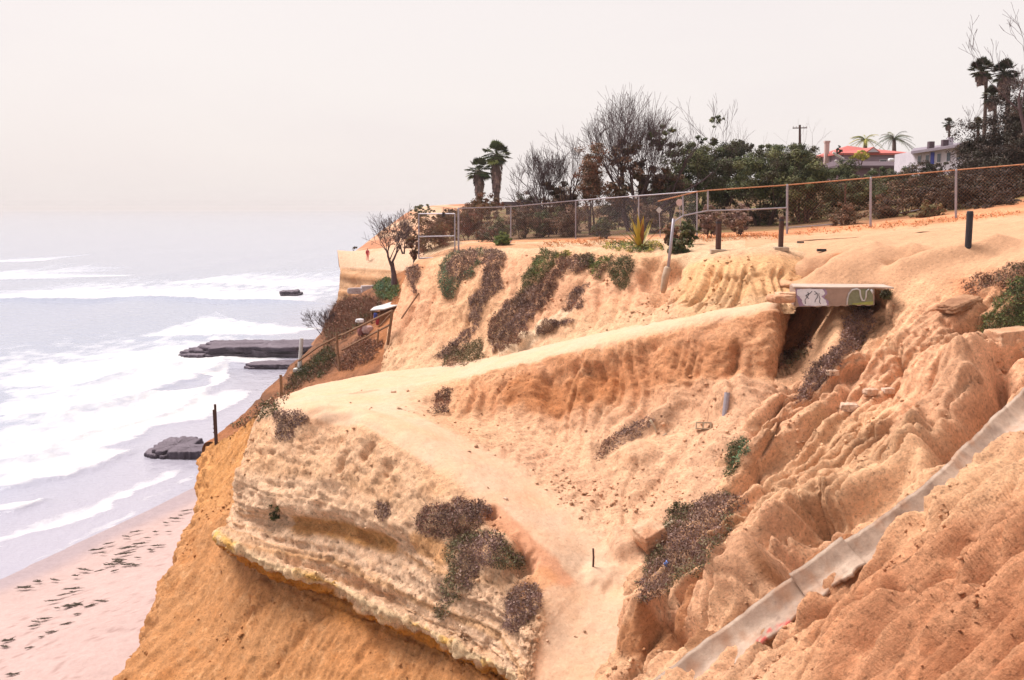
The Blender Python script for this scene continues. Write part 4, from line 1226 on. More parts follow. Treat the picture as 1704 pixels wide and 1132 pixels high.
# ------------------------------------------------------------------ concrete flume on the hillside
concrete = attr_mat('weathered_concrete', fine=5.0, var=0.18, bump=0.02, spec=0.25)
conc_plain = simple_mat('concrete', lin(214, 186, 160) * .6, .9, .2, 5, bump=.01)
galv = simple_mat('galvanised_steel', lin(186, 176, 184) * .62, .5, .2, 20, metal=.25)
rusty = simple_mat('rusty_pipe', lin(222, 158, 118) * .62, .7, .35, 14, metal=.15)
dkwood = simple_mat('dark_timber', lin(96, 66, 58) * .6, .85, .3, 12, bump=.01)
blackm = simple_mat('black_metal', lin(62, 56, 62) * .5, .6, .3, 10)
wood = simple_mat('grey_timber', lin(150, 112, 84) * .62, .9, .3, 9, bump=.01)
palewood = simple_mat('pale_timber', lin(226, 200, 170) * .6, .85, .2, 9)
white = simple_mat('white_paint', (.5, .48, .47), .6, .08, 8)
glass = simple_mat('window_glass', (.05, .06, .08), .15, .2, 3, spec=.6)
stone = attr_mat('sandstone_block', fine=8, var=.22, bump=.05, grit_shade=.3)

CHT = [(1775,625),(1735,662),(1700,700),(1660,738),(1620,780),(1592,812),(1545,848),(1490,890),(1425,938),(1360,982),(1285,1035),(1205,1092),(1130,1150),(1060,1210)]
cpts = []
for u, v in CHT:
    i = R.pick(u, v)
    cpts.append(np.concatenate([R.base[i] - R.n[i] * .02, R.n[i]]))
cpts = np.array(cpts)
K = 260
tt_ = np.linspace(0, len(cpts) - 1, K)
cp_ = np.stack([np.interp(tt_, np.arange(len(cpts)), cpts[:, k]) for k in range(6)], 1)
ker = np.ones(25) / 25
for k in range(6):
    e_ = np.pad(cp_[:, k], 12, mode='edge'); cp_[:, k] = np.convolve(e_, ker, 'valid')
pos_, nrm_ = cp_[:, :3], cp_[:, 3:] / np.linalg.norm(cp_[:, 3:], axis=1, keepdims=True)
tan_ = np.gradient(pos_, axis=0); tan_ /= np.linalg.norm(tan_, axis=1, keepdims=True)
side_ = np.cross(tan_, nrm_); side_ *= np.where(side_[:, 1:2] > 0, -1, 1); side_ /= np.linalg.norm(side_, axis=1, keepdims=True)   # to the right going down = towards camera left/right
flume = empty('concrete_flume', pos_[-1])
tag(flume, 'broken grey concrete drainage flume running down the hillside at lower right', 'flume')
cuts = [(0, 84, .98, -.03), (84, 159, .95, -.03), (157, 184, .95, .05), (184, K - 1, 1.1, -.04)]
for ci, (a, b, wd, lift) in enumerate(cuts):
    n = b - a + 1
    S_ = 18
    sv_ = np.linspace(-1, 1, S_)
    ar = np.arange(a, b + 1)
    edgeL = 0.225 * wd + .06 * (noise3(np.stack([ar * .11, np.full(n, 0), np.full(n, 3.)], 1)) + .5 * noise3(np.stack([ar * .5, np.full(n, 0), np.full(n, 3.)], 1)))
    edgeR = 0.21 * wd + .13 * (noise3(np.stack([ar * .16, np.full(n, 0), np.full(n, 7.)], 1)) + .5 * noise3(np.stack([ar * .6, np.full(n, 0), np.full(n, 7.)], 1)))
    bury = noise3(np.stack([ar * .045, np.full(n, 4.), np.zeros(n)], 1))
    V = []
    for shell in (0, 1):
        for r_, i in enumerate(ar):
            for sv in sv_:
                x = sv * (edgeR[r_] if sv > 0 else edgeL[r_])
                hgt_ = (.34 * (abs(sv) ** 1.8) if sv < 0 else -.12 * sv + .03 * sv ** 2) + lift + .08 + .05 * bury[r_]
                V.append(pos_[i] + side_[i] * x * (1 if shell == 0 else 1.02) + nrm_[i] * (hgt_ - (.07 if shell else 0)))
    V = np.array(V)
    V += (fbm(V, 1.4, 4, .6, seed=3) * .05)[:, None] * np.tile(np.repeat(nrm_[ar], S_, axis=0), (2, 1))
    ii = np.arange(n * S_).reshape(n, S_)
    q1 = np.stack([ii[:-1, :-1], ii[:-1, 1:], ii[1:, 1:], ii[1:, :-1]], -1).reshape(-1, 4)
    jj = ii + n * S_
    q2 = np.stack([jj[:-1, :-1], jj[1:, :-1], jj[1:, 1:], jj[:-1, 1:]], -1).reshape(-1, 4)
    def strip(A, B_): return np.stack([A[:-1], A[1:], B_[1:], B_[:-1]], -1)
    fs_ = np.concatenate([q1, q2, strip(ii[:, 0], jj[:, 0]), strip(jj[:, -1], ii[:, -1]), strip(jj[0], ii[0]), strip(ii[-1], jj[-1])])
    t_ = sstep(fbm(V, .9, 4, .6, 4), -.2, .3)[:, None]
    cc = (lin(200, 172, 152) * (1 - t_) + lin(224, 196, 174) * t_) * .6
    t2 = (sstep(fbm(V, 1.3, 5, .65, 6), -.05, .35) * .75)[:, None]
    cc = cc * (1 - t2) + lin(204, 152, 118) * .56 * t2
    t3 = (sstep(fbm(V, 3.0, 4, .7, 8), .1, .35) * .4)[:, None]
    cc = cc * (1 - t3) + lin(140, 112, 98) * .56 * t3
    # red spray paint on the lowest piece
    if ci == 3:
        for (u, v, r_) in ((1262, 1072, .07), (1272, 1064, .06), (1287, 1052, .08), (1297, 1046, .07), (1309, 1040, .07), (1277, 1060, .04)):
            qu, qv, _w = proj(V)
            k_ = np.argmin((qu - u) ** 2 + (qv - v) ** 2)
            dd_ = np.linalg.norm(V - V[k_], axis=1) * (1 + .6 * noise3(V * 14))
            w_ = (sstep(-dd_, -r_ * 1.3, -r_ * .7) * .85)[:, None]
            cc = cc * (1 - w_) + lin(226, 88, 84) * .6 * w_
    mesh_obj('segment', V - pos_[-1], fs_, concrete, flume, cols=cc)

# ------------------------------------------------------------------ painted slab over the hollow
def slab_pt(s_, t_, out=0.0):
    a = P(1324, 480, 27.55) * (1 - s_) + P(1455, 480, 27.25) * s_
    b = P(1324, 511, 27.55) * (1 - s_) + P(1455, 508, 27.25) * s_
    q = a * (1 - t_) + b * t_
    return q + SLN * out
_a, _b2, _c = P(1324, 480, 27.55), P(1455, 480, 27.25), P(1324, 511, 27.55)
SLN = np.cross(_c - _a, _b2 - _a); SLN /= np.linalg.norm(SLN)
if SLN[1] > 0: SLN = -SLN
base = slab_pt(.5, 1)
slab = empty('painted_slab', base)
tag(slab, 'concrete slab with white graffiti jutting out over the dark hollow', 'slab')
g_ = np.linspace(0, 1, 40)
mb = MB()
top_e = [slab_pt(s_, 0.0 + .05 * float(noise3(np.array([[s_ * 6, 1, 1.]]))[0])) for s_ in g_]
bot_e = [slab_pt(s_, 1.0 + .12 * float(noise3(np.array([[s_ * 9, 2, 1.]]))[0])) for s_ in g_]
back = -SLN * 1.3
vs_ = top_e + bot_e + [q + back for q in bot_e] + [q + back for q in top_e]
fs_ = []
for k in range(39):
    for r_ in range(4):
        r2 = (r_ + 1) % 4
        fs_.append((r_ * 40 + k, r_ * 40 + k + 1, r2 * 40 + k + 1, r2 * 40 + k))
fs_ += [(0, 40, 80, 120), (39, 159, 119, 79)]
mb.add(vs_, fs_)
mb.build('block', simple_mat('stained_concrete', lin(196, 164, 146) * .56, .9, .3, 2, bump=.01), slab, base)
cap = MB()
cap.poly([slab_pt(-.03, -.10, .03), slab_pt(.45, -.07, .02), slab_pt(1.0, -.09, .02), slab_pt(1.25, -.05, .0), slab_pt(1.2, -.1, -.9), slab_pt(0, -.12, -.9)], .035, (0, 0, 1))
cap.build('cap', simple_mat('sandy_concrete', lin(226, 200, 182) * .56, .9, .2, 5), slab, base)
def patch(name, outline, mat, out=.006, jit=.02):
    m_ = MB()
    pts = []
    n_ = len(outline)
    for k in range(n_):
        (a0, b0), (a1, b1) = outline[k], outline[(k + 1) % n_]
        for t_ in (0, .25, .5, .75):
            pts.append(slab_pt(a0 + (a1 - a0) * t_ + rnd.uniform(-1, 1) * jit * .3, b0 + (b1 - b0) * t_ + rnd.uniform(-1, 1) * jit, out))
    m_.poly(pts, .004, SLN)
    return m_.build(name, mat, slab, base)
wp_ = simple_mat('white_spray', (.62, .60, .63), .8, .12, 14)
patch('purple_patch', [(.0, .03), (.2, .02), (.38, .02), (.41, .3), (.36, .5), (.42, .72), (.43, .96), (.2, .97), (.05, .96), (.02, .6)], simple_mat('purple_spray', lin(190, 160, 190) * .55, .85, .2, 12), .005)
patch('white_patch', [(.02, .05), (.12, .02), (.34, .03), (.38, .25), (.33, .45), (.39, .7), (.40, .95), (.2, .96), (.10, .9), (.07, .55), (.02, .35)], wp_, .011)
patch('green_patch', [(.66, .45), (.70, .12), (.78, .04), (.93, .03), (.98, .3), (.99, .97), (.66, .96)], simple_mat('green_spray', lin(150, 150, 118) * .6, .85, .2, 12), jit=.015)
patch('green_patch', [(.72, .86), (.86, .8), (.985, .78), (.985, .95), (.72, .95)], simple_mat('lime_spray', lin(176, 178, 96) * .6, .85, .25, 12), .012)
def stroke(name, path, w, mat, out=.012):
    pts = [slab_pt(a, b, out) for a, b in path]
    m_ = MB(); m_.tube(pts, w, 6)
    o = m_.build(name, mat, slab, base, True)
    return o
stroke('white_line', [(.655, .95), (.66, .6), (.68, .3), (.72, .08), (.78, .03), (.815, .1), (.825, .45), (.845, .7), (.875, .72), (.895, .5), (.9, .15), (.93, .04)], .024, white)
stroke('white_line', [(.955, .06), (.985, .3), (.97, .1)], .03, white)
blk = simple_mat('black_spray', (.03, .03, .04), .8, .2, 10)
for k in range(6):
    x0, y0 = .15 + .03 * k, rnd.uniform(.1, .3)
    pth = [(x0, y0)]
    for j in range(4):
        pth.append((pth[-1][0] + rnd.uniform(-.035, .04), min(.85, pth[-1][1] + rnd.uniform(.02, .2))))
    stroke('scribble', pth, .008, blk, .016)

def rock(name, c, size, label, cat, cols, seed=1, rot=0.0, parent=None, rough=.12, flat=.6, mat=None, group=None, tilt=(0, 0)):
    """angular weathered block from a subdivided, chipped box"""
    n = 14
    fcs, vs_ = [], []
    g = np.linspace(-1, 1, n)
    for ax in range(3):
        for sg in (-1, 1):
            A, B_ = np.meshgrid(g, g, indexing='ij')
            q = np.zeros((n, n, 3)); q[..., ax] = sg; q[..., (ax + 1) % 3] = A; q[..., (ax + 2) % 3] = B_
            k = len(vs_); vs_.extend(q.reshape(-1, 3))
            ii = np.arange(n * n).reshape(n, n) + k
            f = np.stack([ii[:-1, :-1], ii[1:, :-1], ii[1:, 1:], ii[:-1, 1:]], -1).reshape(-1, 4)
            fcs.append(f if sg > 0 else f[:, ::-1])
    v = np.array(vs_)
    r = np.linalg.norm(v, axis=1, keepdims=True)
    v = v * (flat + (1 - flat) * 1.2 / r)
    d = fbm(v, .9, 4, .6, seed) * rough * 2 + fbm(v, 3.1, 3, .6, seed + 1) * rough
    v = v + v / np.linalg.norm(v, axis=1, keepdims=True) * d[:, None]
    v = v * np.array(size) / 2
    M = np.array((Matrix.Rotation(rot, 3, 'Z') @ Matrix.Rotation(tilt[0], 3, 'X') @ Matrix.Rotation(tilt[1], 3, 'Y')))
    v = v @ M.T
    t_ = sstep(fbm(v + np.asarray(c), 1.6, 4, .6, seed), -.25, .3)[:, None]
    cc = cols[0] * (1 - t_) + cols[1] * t_
    o = mesh_obj(name, v, np.concatenate(fcs), mat or stone, parent, cols=cc)
    o.location = tuple(c)
    # weld the box seams
    bm = bmesh.new(); bm.from_mesh(o.data); bmesh.ops.remove_doubles(bm, verts=bm.verts, dist=1e-5); bm.to_mesh(o.data); bm.free()
    if label: tag(o, label, cat, group)
    return o

A6 = ALB
tanc = [lin(232, 172, 134) * A6, lin(243, 200, 164) * A6]
redc = [lin(196, 126, 86) * A6, lin(226, 160, 116) * A6]
rock('broken_footing', P(1299, 497, 27.5), (.62, .6, .22), 'pale broken concrete footing at the left end of the painted slab', 'concrete', tanc, 3, .2)
rock('broken_footing', P(1312, 490, 27.8), (.7, .5, .12), 'thin broken concrete plate resting above the footing beside the painted slab', 'concrete', tanc, 4, .1)
rock('fallen_block', P(1082, 890, 21.75), (.62, .6, .5), 'angular tan block leaning beside the largest bush in the gully', 'boulder', tanc, 5, .5, rough=.12, flat=.66, tilt=(.25, -.4))
rock('slumped_block', P(1683, 562, 24.4), (1.0, .8, .45), 'pale overhanging slab at the right edge below the green bush', 'boulder', tanc, 7, .1, rough=.08, flat=.8, tilt=(0, -.1))
rock('overhang_slab', P(1596, 506, 26.1), (.9, .7, .22), 'thin grey brown slab overhanging the black hole', 'slab', [lin(176, 128, 98) * A6, lin(206, 156, 120) * A6], 8, .3, rough=.14, flat=.7, tilt=(0, -.3))
GS = 'loose pale stones'
for (u, v, sx_, lab) in ((1448, 652, .32, 'square pale stone on the hillside below the purple twiggy bush'), (1413, 677, .4, 'flat whitish stone left of the square pale stone'),
                         (655, 652, .16, 'small pale stone lying alone on the sandy bench'), (1478, 650, .3, 'pale pointed stone right of the square pale stone'), (432, 985, .3, 'small orange stone stuck in the slope under the ledge'),
                         (841, 830, .12, 'tiny white stone at the edge of the footpath'), (1385, 620, .3, 'pale stone half buried beside the purple twiggy bush')):
    q, n_ = at(u, v)
    rock('loose_stone', q - n_ * sx_ * .03, (sx_, sx_ * .7, sx_ * .5), lab, 'stone', [lin(240, 200, 170) * A6, lin(246, 214, 190) * A6] if 'orange' not in lab else [ORANGE * A6, TAN * A6], int(u), u * .1, rough=.2, flat=.5, group=GS)

# ------------------------------------------------------------------ litter on the slope: cinder block, pipe, stakes, planks
q, n_ = at(1170, 713)
cb = MB()
u_ = np.array((1, -.12, .02)); w_ = np.array((.1, .25, .97)); w_ /= np.linalg.norm(w_); y_ = np.cross(w_, u_); u_ /= np.linalg.norm(u_)
Mx = np.stack([u_, y_, w_], 1)
for dx, sx_ in ((-.185, .035), (0, .035), (.185, .035)): cb.box(q + Mx @ np.array((dx, -.02, .07)), (sx_, .18, .19), Mx)
for dz in (-.01, .15): cb.box(q + Mx @ np.array((0, -.021, dz)), (.40, .175, .035), Mx)
o = cb.build('cinder_block', palewood, None, q); tag(o, 'hollow two cell concrete block lying on the slope', 'cinder block')
q, n_ = at(1207, 686)
mb = MB(); mb.tube([q - np.array((.04, .05, .3)), q + np.array((.03, .05, .28)), q + np.array((.06, .1, .5))], [.075, .075, .075], 12)
o = mb.build('pipe_stub', galv, None, q); tag(o, 'short grey pipe stub standing upright above the cinder block', 'pipe')
def stake(name, u0, v0, u1, v1, r, mat, label, cat='post', d_off=0.0, square=False, group=None):
    g = ground(u0, v0)
    t = P(u1, v1, g[1] + d_off)
    mb = MB(); mb.tube([g - np.array((0, 0, .15)), g, (g + t) / 2 + np.array((.01, 0, 0)), t], r, 4 if square else 8)
    o = mb.build(name, mat, None, g, not square); tag(o, label, cat, group)
    return o
stake('iron_stake', 987, 942, 987, 913, .022, dkwood, 'thin dark stake standing in the footpath near the bottom', 'stake')
stake('plank_scrap', 1092, 716, 1082, 699, .03, palewood, 'pale stick poking out of the dry brush on the slope', 'stick')
stake('plank_scrap', 1108, 722, 1092, 733, .03, palewood, 'pale board scrap below the stick in the dry brush', 'board')
stake('plank_scrap', 1090, 890, 1120, 868, .05, palewood, 'pale plank leaning along the left side of the largest bush', 'board')
stake('bottle_litter', 1108, 938, 1112, 934, .05, simple_mat('blue_plastic', lin(110, 150, 230) * .7, .4, .1, 5), 'tiny bright blue litter caught in the largest bush', 'litter')

# ------------------------------------------------------------------ bollards
def bollard(u, vb, vt, w_px, mat, label, plate=True):
    g = ground(u, vb)
    k = g[1] / F
    r = w_px * k / 2
    h = (vb - vt) * k
    root = empty('bollard', g)
    tag(root, label, 'bollard', 'bollards along the trail')
    mb = MB(); mb.tube([(0, 0, -.1), (0, 0, h * .5), (0, 0, h * .97), (0, 0, h)], [r, r, r, r * .85], 12)
    mb.build('post', mat, root)
    mb = MB(); mb.tube([(0, 0, h * .86), (0, 0, h * .92)], r * 1.06, 12); mb.build('band', blackm, root)
    if plate:
        mb = MB()
        mb.poly([(-r * 2.9, -r * 2.6, .07), (r * 2.7, -r * 2.6, .06), (r * 2.6, r * 2, .08), (-r * 2.6, r * 2, .08)], .12, (0, 0, 1))
        mb.tube([(0, 0, -.5), (0, 0, 0)], [r * 1.4, r * 1.9], 10)
        mb.build('footing', conc_plain, root)
    return root
bollard(1195, 419, 365, 9.5, dkwood, 'brown bollard on an undercut concrete footing at the left end of the row')
bollard(1299, 415, 361, 8.5, dkwood, 'brown bollard on a footing at the brink, middle of the three bollards')
bollard(1611, 409, 352, 10.5, blackm, 'black bollard on the right, without a raised footing', False)
mb = MB(); g = ground(1367, 418); mb.box(g + np.array((0, 0, .03)), (.28, .12, .08)); o = mb.build('brick_scrap', blackm, None, g); tag(o, 'small dark brick lying on the trail between the brown and black bollards', 'brick')
mb = MB(); g = ground(1332, 404); mb.box(g + np.array((0, 0, .02)), (.22, .12, .06)); o = mb.build('brick_scrap', blackm, None, g); tag(o, 'dark flat scrap on the trail just right of the middle bollard', 'brick')

# ------------------------------------------------------------------ fences
def wire_mesh(quad, pitch, r, name, parent, base, mat):
    """diagonal chain-link wires filling a four-sided panel (bl, br, tr, tl)"""
    bl, br, tr, tl = [np.asarray(q) for q in quad]
    W = np.linalg.norm(br - bl); Hh = np.linalg.norm(tl - bl)
    mb = MB()
    pt = lambda s_, t_: (bl * (1 - s_) + br * s_) * (1 - t_) + (tl * (1 - s_) + tr * s_) * t_
    nn = int((W + Hh) / pitch)
    for sgn in (1, -1):
        for k in range(1, nn):
            c = k * pitch
            a0, b0 = max(0, c - Hh), min(W, c)      # x where the wire meets top / bottom
            p0 = (a0, c - a0); p1 = (b0, c - b0)
            if sgn < 0: p0, p1 = (W - p0[0], p0[1]), (W - p1[0], p1[1])
            A, B_ = pt(p0[0] / W, p0[1] / Hh), pt(p1[0] / W, p1[1] / Hh)
            mb.tube([A, B_], r, 3, False)
    o = mb.build(name, mat, parent, base)
    o['kind'] = 'stuff'
    return o

def fence_post(root, base, u, vb, vt, r, mat, d=None, name='post'):
    g = ground(u, vb) if d is None else P(u, vb, d)
    t = P(u, vt, g[1])
    mb = MB(); mb.tube([g - np.array((0, 0, .2)), t], r, 8)
    mb.tube([t - np.array((0, 0, .03)), t + np.array((0, 0, .04))], [r * 1.35, r * .5], 8)
    mb.build(name, mat, root, base)
    return g, t

g0 = ground(763, 417)
fenceA = empty('chain_link_fence', g0)
tag(fenceA, 'long grey chain link fence in front of the bare trees, left of the bent rail', 'fence', 'chain link fences on the plateau')
pa = []
for (u, vb, vt) in ((763, 417, 347), (850, 403, 344), (958, 398, 334), (1063, 396, 326), (1160, 396, 319)):
    pa.append(fence_post(fenceA, g0, u, vb, vt, .042 if u == 763 else .03, galv))
mb = MB(); mb.tube([t for g, t in pa], .026, 6); mb.build('top_rail', galv, fenceA, g0)
for k in range(len(pa) - 1):
    wire_mesh((pa[k][0], pa[k + 1][0], pa[k + 1][1], pa[k][1]), .11, .0022, 'chain_link', fenceA, g0, galv)

gg = ground(698, 431)
gate = empty('chain_link_gate', gg)
tag(gate, 'square chain link gate panel at the left end of the fence', 'gate')
dG = g0[1] + .1
cr = {k: P(u, v, d) for k, (u, v, d) in dict(bl=(697, 430, dG + 1), br=(757, 428, dG), tr=(757, 356, dG), tl=(697, 356, dG + 1), ml=(697, 394, dG + 1), mr=(757, 393, dG)).items()}
for nm, a, b in (('stile', 'bl', 'tl'), ('stile', 'br', 'tr'), ('rail', 'tl', 'tr'), ('rail', 'ml', 'mr'), ('rail', 'bl', 'br')):
    mb = MB(); mb.tube([cr[a], cr[b]], .03, 8); mb.build(nm, galv, gate, gg)
wire_mesh((cr['bl'], cr['br'], cr['tr'], cr['tl']), .09, .003, 'chain_link', gate, gg, simple_mat('rusted_wire', lin(150, 120, 104) * .6, .7, .2, 8))
mb = MB(); mb.box(P(738, 357, dG + .25), (.11, .06, .2)); mb.build('latch', blackm, gate, gg)

g1 = ground(1310, 389)
fenceB = empty('chain_link_fence', g1)
tag(fenceB, 'right hand chain link fence with rusty top rail along the trail', 'fence', 'chain link fences on the plateau')
pb_ = []
for (u, vb, vt) in ((1310, 389, 308), (1449, 377, 296), (1591, 363, 283), (1735, 350, 271)):
    pb_.append(fence_post(fenceB, g1, u, vb, vt, .045, galv))
dB = pb_[0][1][1]
joint = [P(1095, 335, dB - 1.5), P(1136, 325, dB - .9), P(1178, 317, dB - .5), pb_[0][1]]
mb = MB(); mb.tube(joint[:2] + [P(1155, 320, dB - .7)] + joint[2:] + [t for g, t in pb_[1:]], .024, 8); mb.build('top_rail', rusty, fenceB, g1)
low = [P(1109, 381, dB - 1.5), P(1122, 369, dB - 1.2), P(1137, 359, dB - .9), P(1178, 351, dB - .5), P(1245, 349, dB - .2), P(1309, 346, dB)]
mb = MB(); mb.tube(low, .03, 8); mb.build('lower_rail', galv, fenceB, g1)
for a, b in ((joint[1], low[2]), (joint[2], low[3])):
    mb = MB(); mb.tube([a, b], .032, 8); mb.build('hanging_post', galv, fenceB, g1)
for k in range(3):
    wire_mesh((pb_[k][0], pb_[k + 1][0], pb_[k + 1][1], pb_[k][1]), .14, .0013, 'chain_link', fenceB, g1, rusty)
# second, thinner row of posts farther back
for (u, vb, vt) in ((1407, 378, 306), (1503, 362, 310)):
    g = ground(u, vb); g = P(u, vb, g[1] + 3)
    mb = MB(); mb.tube([g - np.array((0, 0, .6)), P(u, vt, g[1])], .04, 6)
    o = mb.build('thin_post', dkwood, None, g); tag(o, 'thin brown post behind the fence, ' + ('left of the second fence post' if u < 1450 else 'right of the second fence post'), 'post')
for k, (a, b) in enumerate((((1312, 379), (1402, 372)), ((1460, 361), (1530, 349)))):
    ga = ground(a[0], a[1] + 4); A = P(*a, ga[1] + 1.2); B_ = P(*b, ga[1] + 1.4)
    mb = MB(); mb.tube([A, (A + B_) / 2 - np.array((0, 0, .01)), B_], .028, 6)
    for q in (A, B_): mb.tube([q, q - np.array((0, 0, .6))], .02, 5)
    o = mb.build('low_pipe_rail', galv, None, A); tag(o, ('pale low pipe rail behind the fence right of the middle bollard', 'pale low pipe rail in front of the brown scrub, right of the second fence post')[k], 'rail')

# leaning post with its bared footing, hanging at the cliff edge
gp = ground(1104, 486)
dP = gp[1] - .25
lp = empty('leaning_post', P(1104, 487, dP))
tag(lp, 'leaning pale metal post whose round concrete footing hangs bare at the cliff edge', 'post')
bs = P(1104, 487, dP)
mb = MB(); mb.tube([P(1112, 446, dP), P(1116, 410, dP), P(1121, 364, dP)], .05, 10); mb.build('post', galv, lp, bs, True)
mb = MB(); mb.tube([P(1103, 488, dP), P(1104, 482, dP), P(1107, 462, dP), P(1111, 447, dP), P(1112, 444, dP)], [.06, .105, .125, .13, .09], 12); mb.build('footing', conc_plain, lp, bs, True)
mb = MB(); gq = ground(1108, 425); mb.tube([P(1109, 425, dB - 2), P(1108, 383, dB - 1.6)], .02, 6); o = mb.build('rusty_rod', dkwood, None, P(1109, 425, dB - 2)); tag(o, 'thin dark rod hanging from the broken lower rail', 'rod')
for k, (u, v, vb) in enumerate(((1097, 350, 392), (1131, 337, 390))):
    q = P(u, v, dB + 3)
    root = empty('marker_sign', P(u + 2, vb, dB + 3))
    tag(root, ('small white diamond marker on a stick near the broken rail end', 'pale pinkish marker disc right of the white diamond marker')[k], 'sign')
    bs = np.array(root.location)
    mb = MB()
    if k == 0: mb.poly([q + np.array(x) for x in ((-.13, 0, 0), (0, 0, -.14), (.13, 0, 0), (0, 0, .14))], .02, (0, -1, 0))
    else: mb.poly([q + .15 * np.array((math.cos(a), 0, math.sin(a))) for a in np.linspace(0, 2 * math.pi, 14)[:-1]], .02, (0, -1, 0))
    mb.build('plate', white if k == 0 else simple_mat('faded_pink', lin(236, 206, 200) * .65, .8, .1, 5), root, bs)
    mb = MB(); mb.tube([bs - np.array((0, 0, .2)), q + np.array((0, .03, .05))], .018, 5); mb.build('stick', galv, root, bs)

# ------------------------------------------------------------------ stairs' railing on the brown bank
r0 = ground(646, 574); 
dR = r0[1]
rail_root = empty('stair_railing', r0)
tag(rail_root, 'weathered timber stair railing descending the brown bank toward the sea', 'railing')
Tp = {'a': P(653, 517, dR), 'b': P(569, 558, dR + 3.0), 'c': P(560, 557, dR + 3.2), 'd': P(497, 601, dR + 5.0), 'lb': P(648, 541, dR), 'lc': P(612, 560, dR + 1.4), 'ld': P(569, 583, dR + 3.0)}
for nm, pth, r in (('post', [P(645, 574, dR), Tp['a']], .06), ('post', [P(566, 629, dR + 2.6), P(562, 590, dR + 3), Tp['c']], .055),
                   ('top_rail', [Tp['a'], P(612, 537, dR + 1.5), Tp['b']], .05), ('top_rail', [Tp['c'] + np.array((.3, 0, .05)), P(530, 577, dR + 4), Tp['d']], .05),
                   ('lower_rail', [Tp['lb'], Tp['lc'], Tp['ld']], .045), ('baluster', [P(630, 548, dR + .6), P(628, 572, dR + .6)], .04), ('brace', [P(650, 523, dR), P(633, 542, dR + .6)], .035)):
    mb = MB(); mb.tube(pth, r, 5); mb.build(nm, wood, rail_root, r0)
g = ground(498, 618)
wpo = empty('white_post', g); tag(wpo, 'slightly leaning white post with a foot plate on the brown bank', 'post')
mb = MB(); mb.tube([g, P(500, 590, g[1]), P(502, 563, g[1])], [.1, .09, .085], 8); mb.build('post', white, wpo, g)
mb = MB(); mb.box(g + np.array((0, 0, .06)), (.5, .4, .14)); mb.build('foot_plate', white, wpo, g)
stake('timber_post', 468, 661, 467, 624, .05, wood, 'slim weathered post rising behind the promontory tip', square=True)
g = ground(361, 737)
lat = empty('ladder_post', g); tag(lat, 'dark twin upright like a narrow ladder at the far left edge of the bank', 'post')
for nm, a, b, r in (('upright', (361, 737), (358, 673), .05), ('upright', (358, 722), (355, 682), .03)):
    mb = MB(); mb.tube([P(*a, g[1]) - np.array((0, 0, .9)), P(*b, g[1])], r, 5); mb.build(nm, dkwood, lat, g)
for k in range(6):
    v = 685 + k * 7
    mb = MB(); mb.tube([P(354.5, v, g[1]), P(360, v, g[1])], .02, 4); mb.build('rung', dkwood, lat, g)
g = ground(690, 512)
mb = MB(); mb.tube([P(697, 488, ground(697, 490)[1] - .05), P(683, 508, ground(683, 510)[1] - .1), P(668, 530, ground(668, 532)[1] - .1)], .035, 5); o = mb.build('loose_pole', wood, None, g); tag(o, 'thin pole lying slanted on the left corner of the cliff face', 'pole')

# lean-to under the bare tree
dS = 46.0
sh = empty('tarp_shelter', P(630, 540, dS)); tag(sh, 'makeshift shelter with a slanting white sheet roof beside the stair railing', 'shelter')
bs = np.array(sh.location)
mb = MB(); mb.poly([P(616, 516, dS - .6), P(640, 514, dS - .8), P(664, 507, dS - .6), P(668, 502, dS + 1), P(650, 503, dS + 1.2), P(622, 511, dS + 1)], .05, (0, 0, 1)); mb.build('sheet_roof', white, sh, bs)
for u, v0, v1 in ((619, 516, 548), (652, 512, 545), (634, 514, 552)):
    mb = MB(); mb.tube([P(u, v0, dS), P(u - 1, v1, dS)], .05, 6); mb.build('prop', wood, sh, bs)
mb = MB(); mb.poly([P(622, 520, dS + .8), P(650, 516, dS + .8), P(650, 545, dS + .8), P(622, 548, dS + .8)], .04, (0, -1, 0)); mb.build('back_board', dkwood, sh, bs)
for k, (u, v, sz, c_, lab) in enumerate(((599, 534, (.35, .3, .18), (.75, .73, .75), 'white bundle on the bank just left of the shelter'), (611, 549, (.5, .4, .35), lin(236, 200, 196) * .65, 'pale pink bag of belongings in front of the shelter'),
                                         (602, 551, (.35, .3, .4), lin(180, 120, 116) * .6, 'dull red bag leaning against the pale pink bag'), (625, 527, (.18, .15, .3), lin(90, 100, 180) * .6, 'blue bundle hanging under the sheet roof'), (628, 535, (.15, .15, .3), lin(200, 80, 90) * .6, 'red bundle under the sheet roof'))):
    g = P(u, v, 45.2)
    rock('bundle', g, sz, lab, 'bag', [np.array(c_) * .9, np.array(c_)], 20 + k, .4 * k, rough=.15, flat=.35, mat=stone, group='belongings by the shelter')
rock('pale_wall', P(596, 484, 118), (2.4, 1.0, .7), 'weathered whitish concrete wall remnant below the flat headland', 'wall', [lin(226, 200, 196) * .46, lin(242, 222, 218) * .48], 30, .1, rough=.1, flat=.8)
rock('pale_wall', P(617, 481, 114), (2.2, 1.0, .8), 'second whitish wall remnant nearer the bare tree', 'wall', [lin(226, 200, 196) * .46, lin(242, 222, 218) * .48], 31, .2, rough=.1, flat=.8)

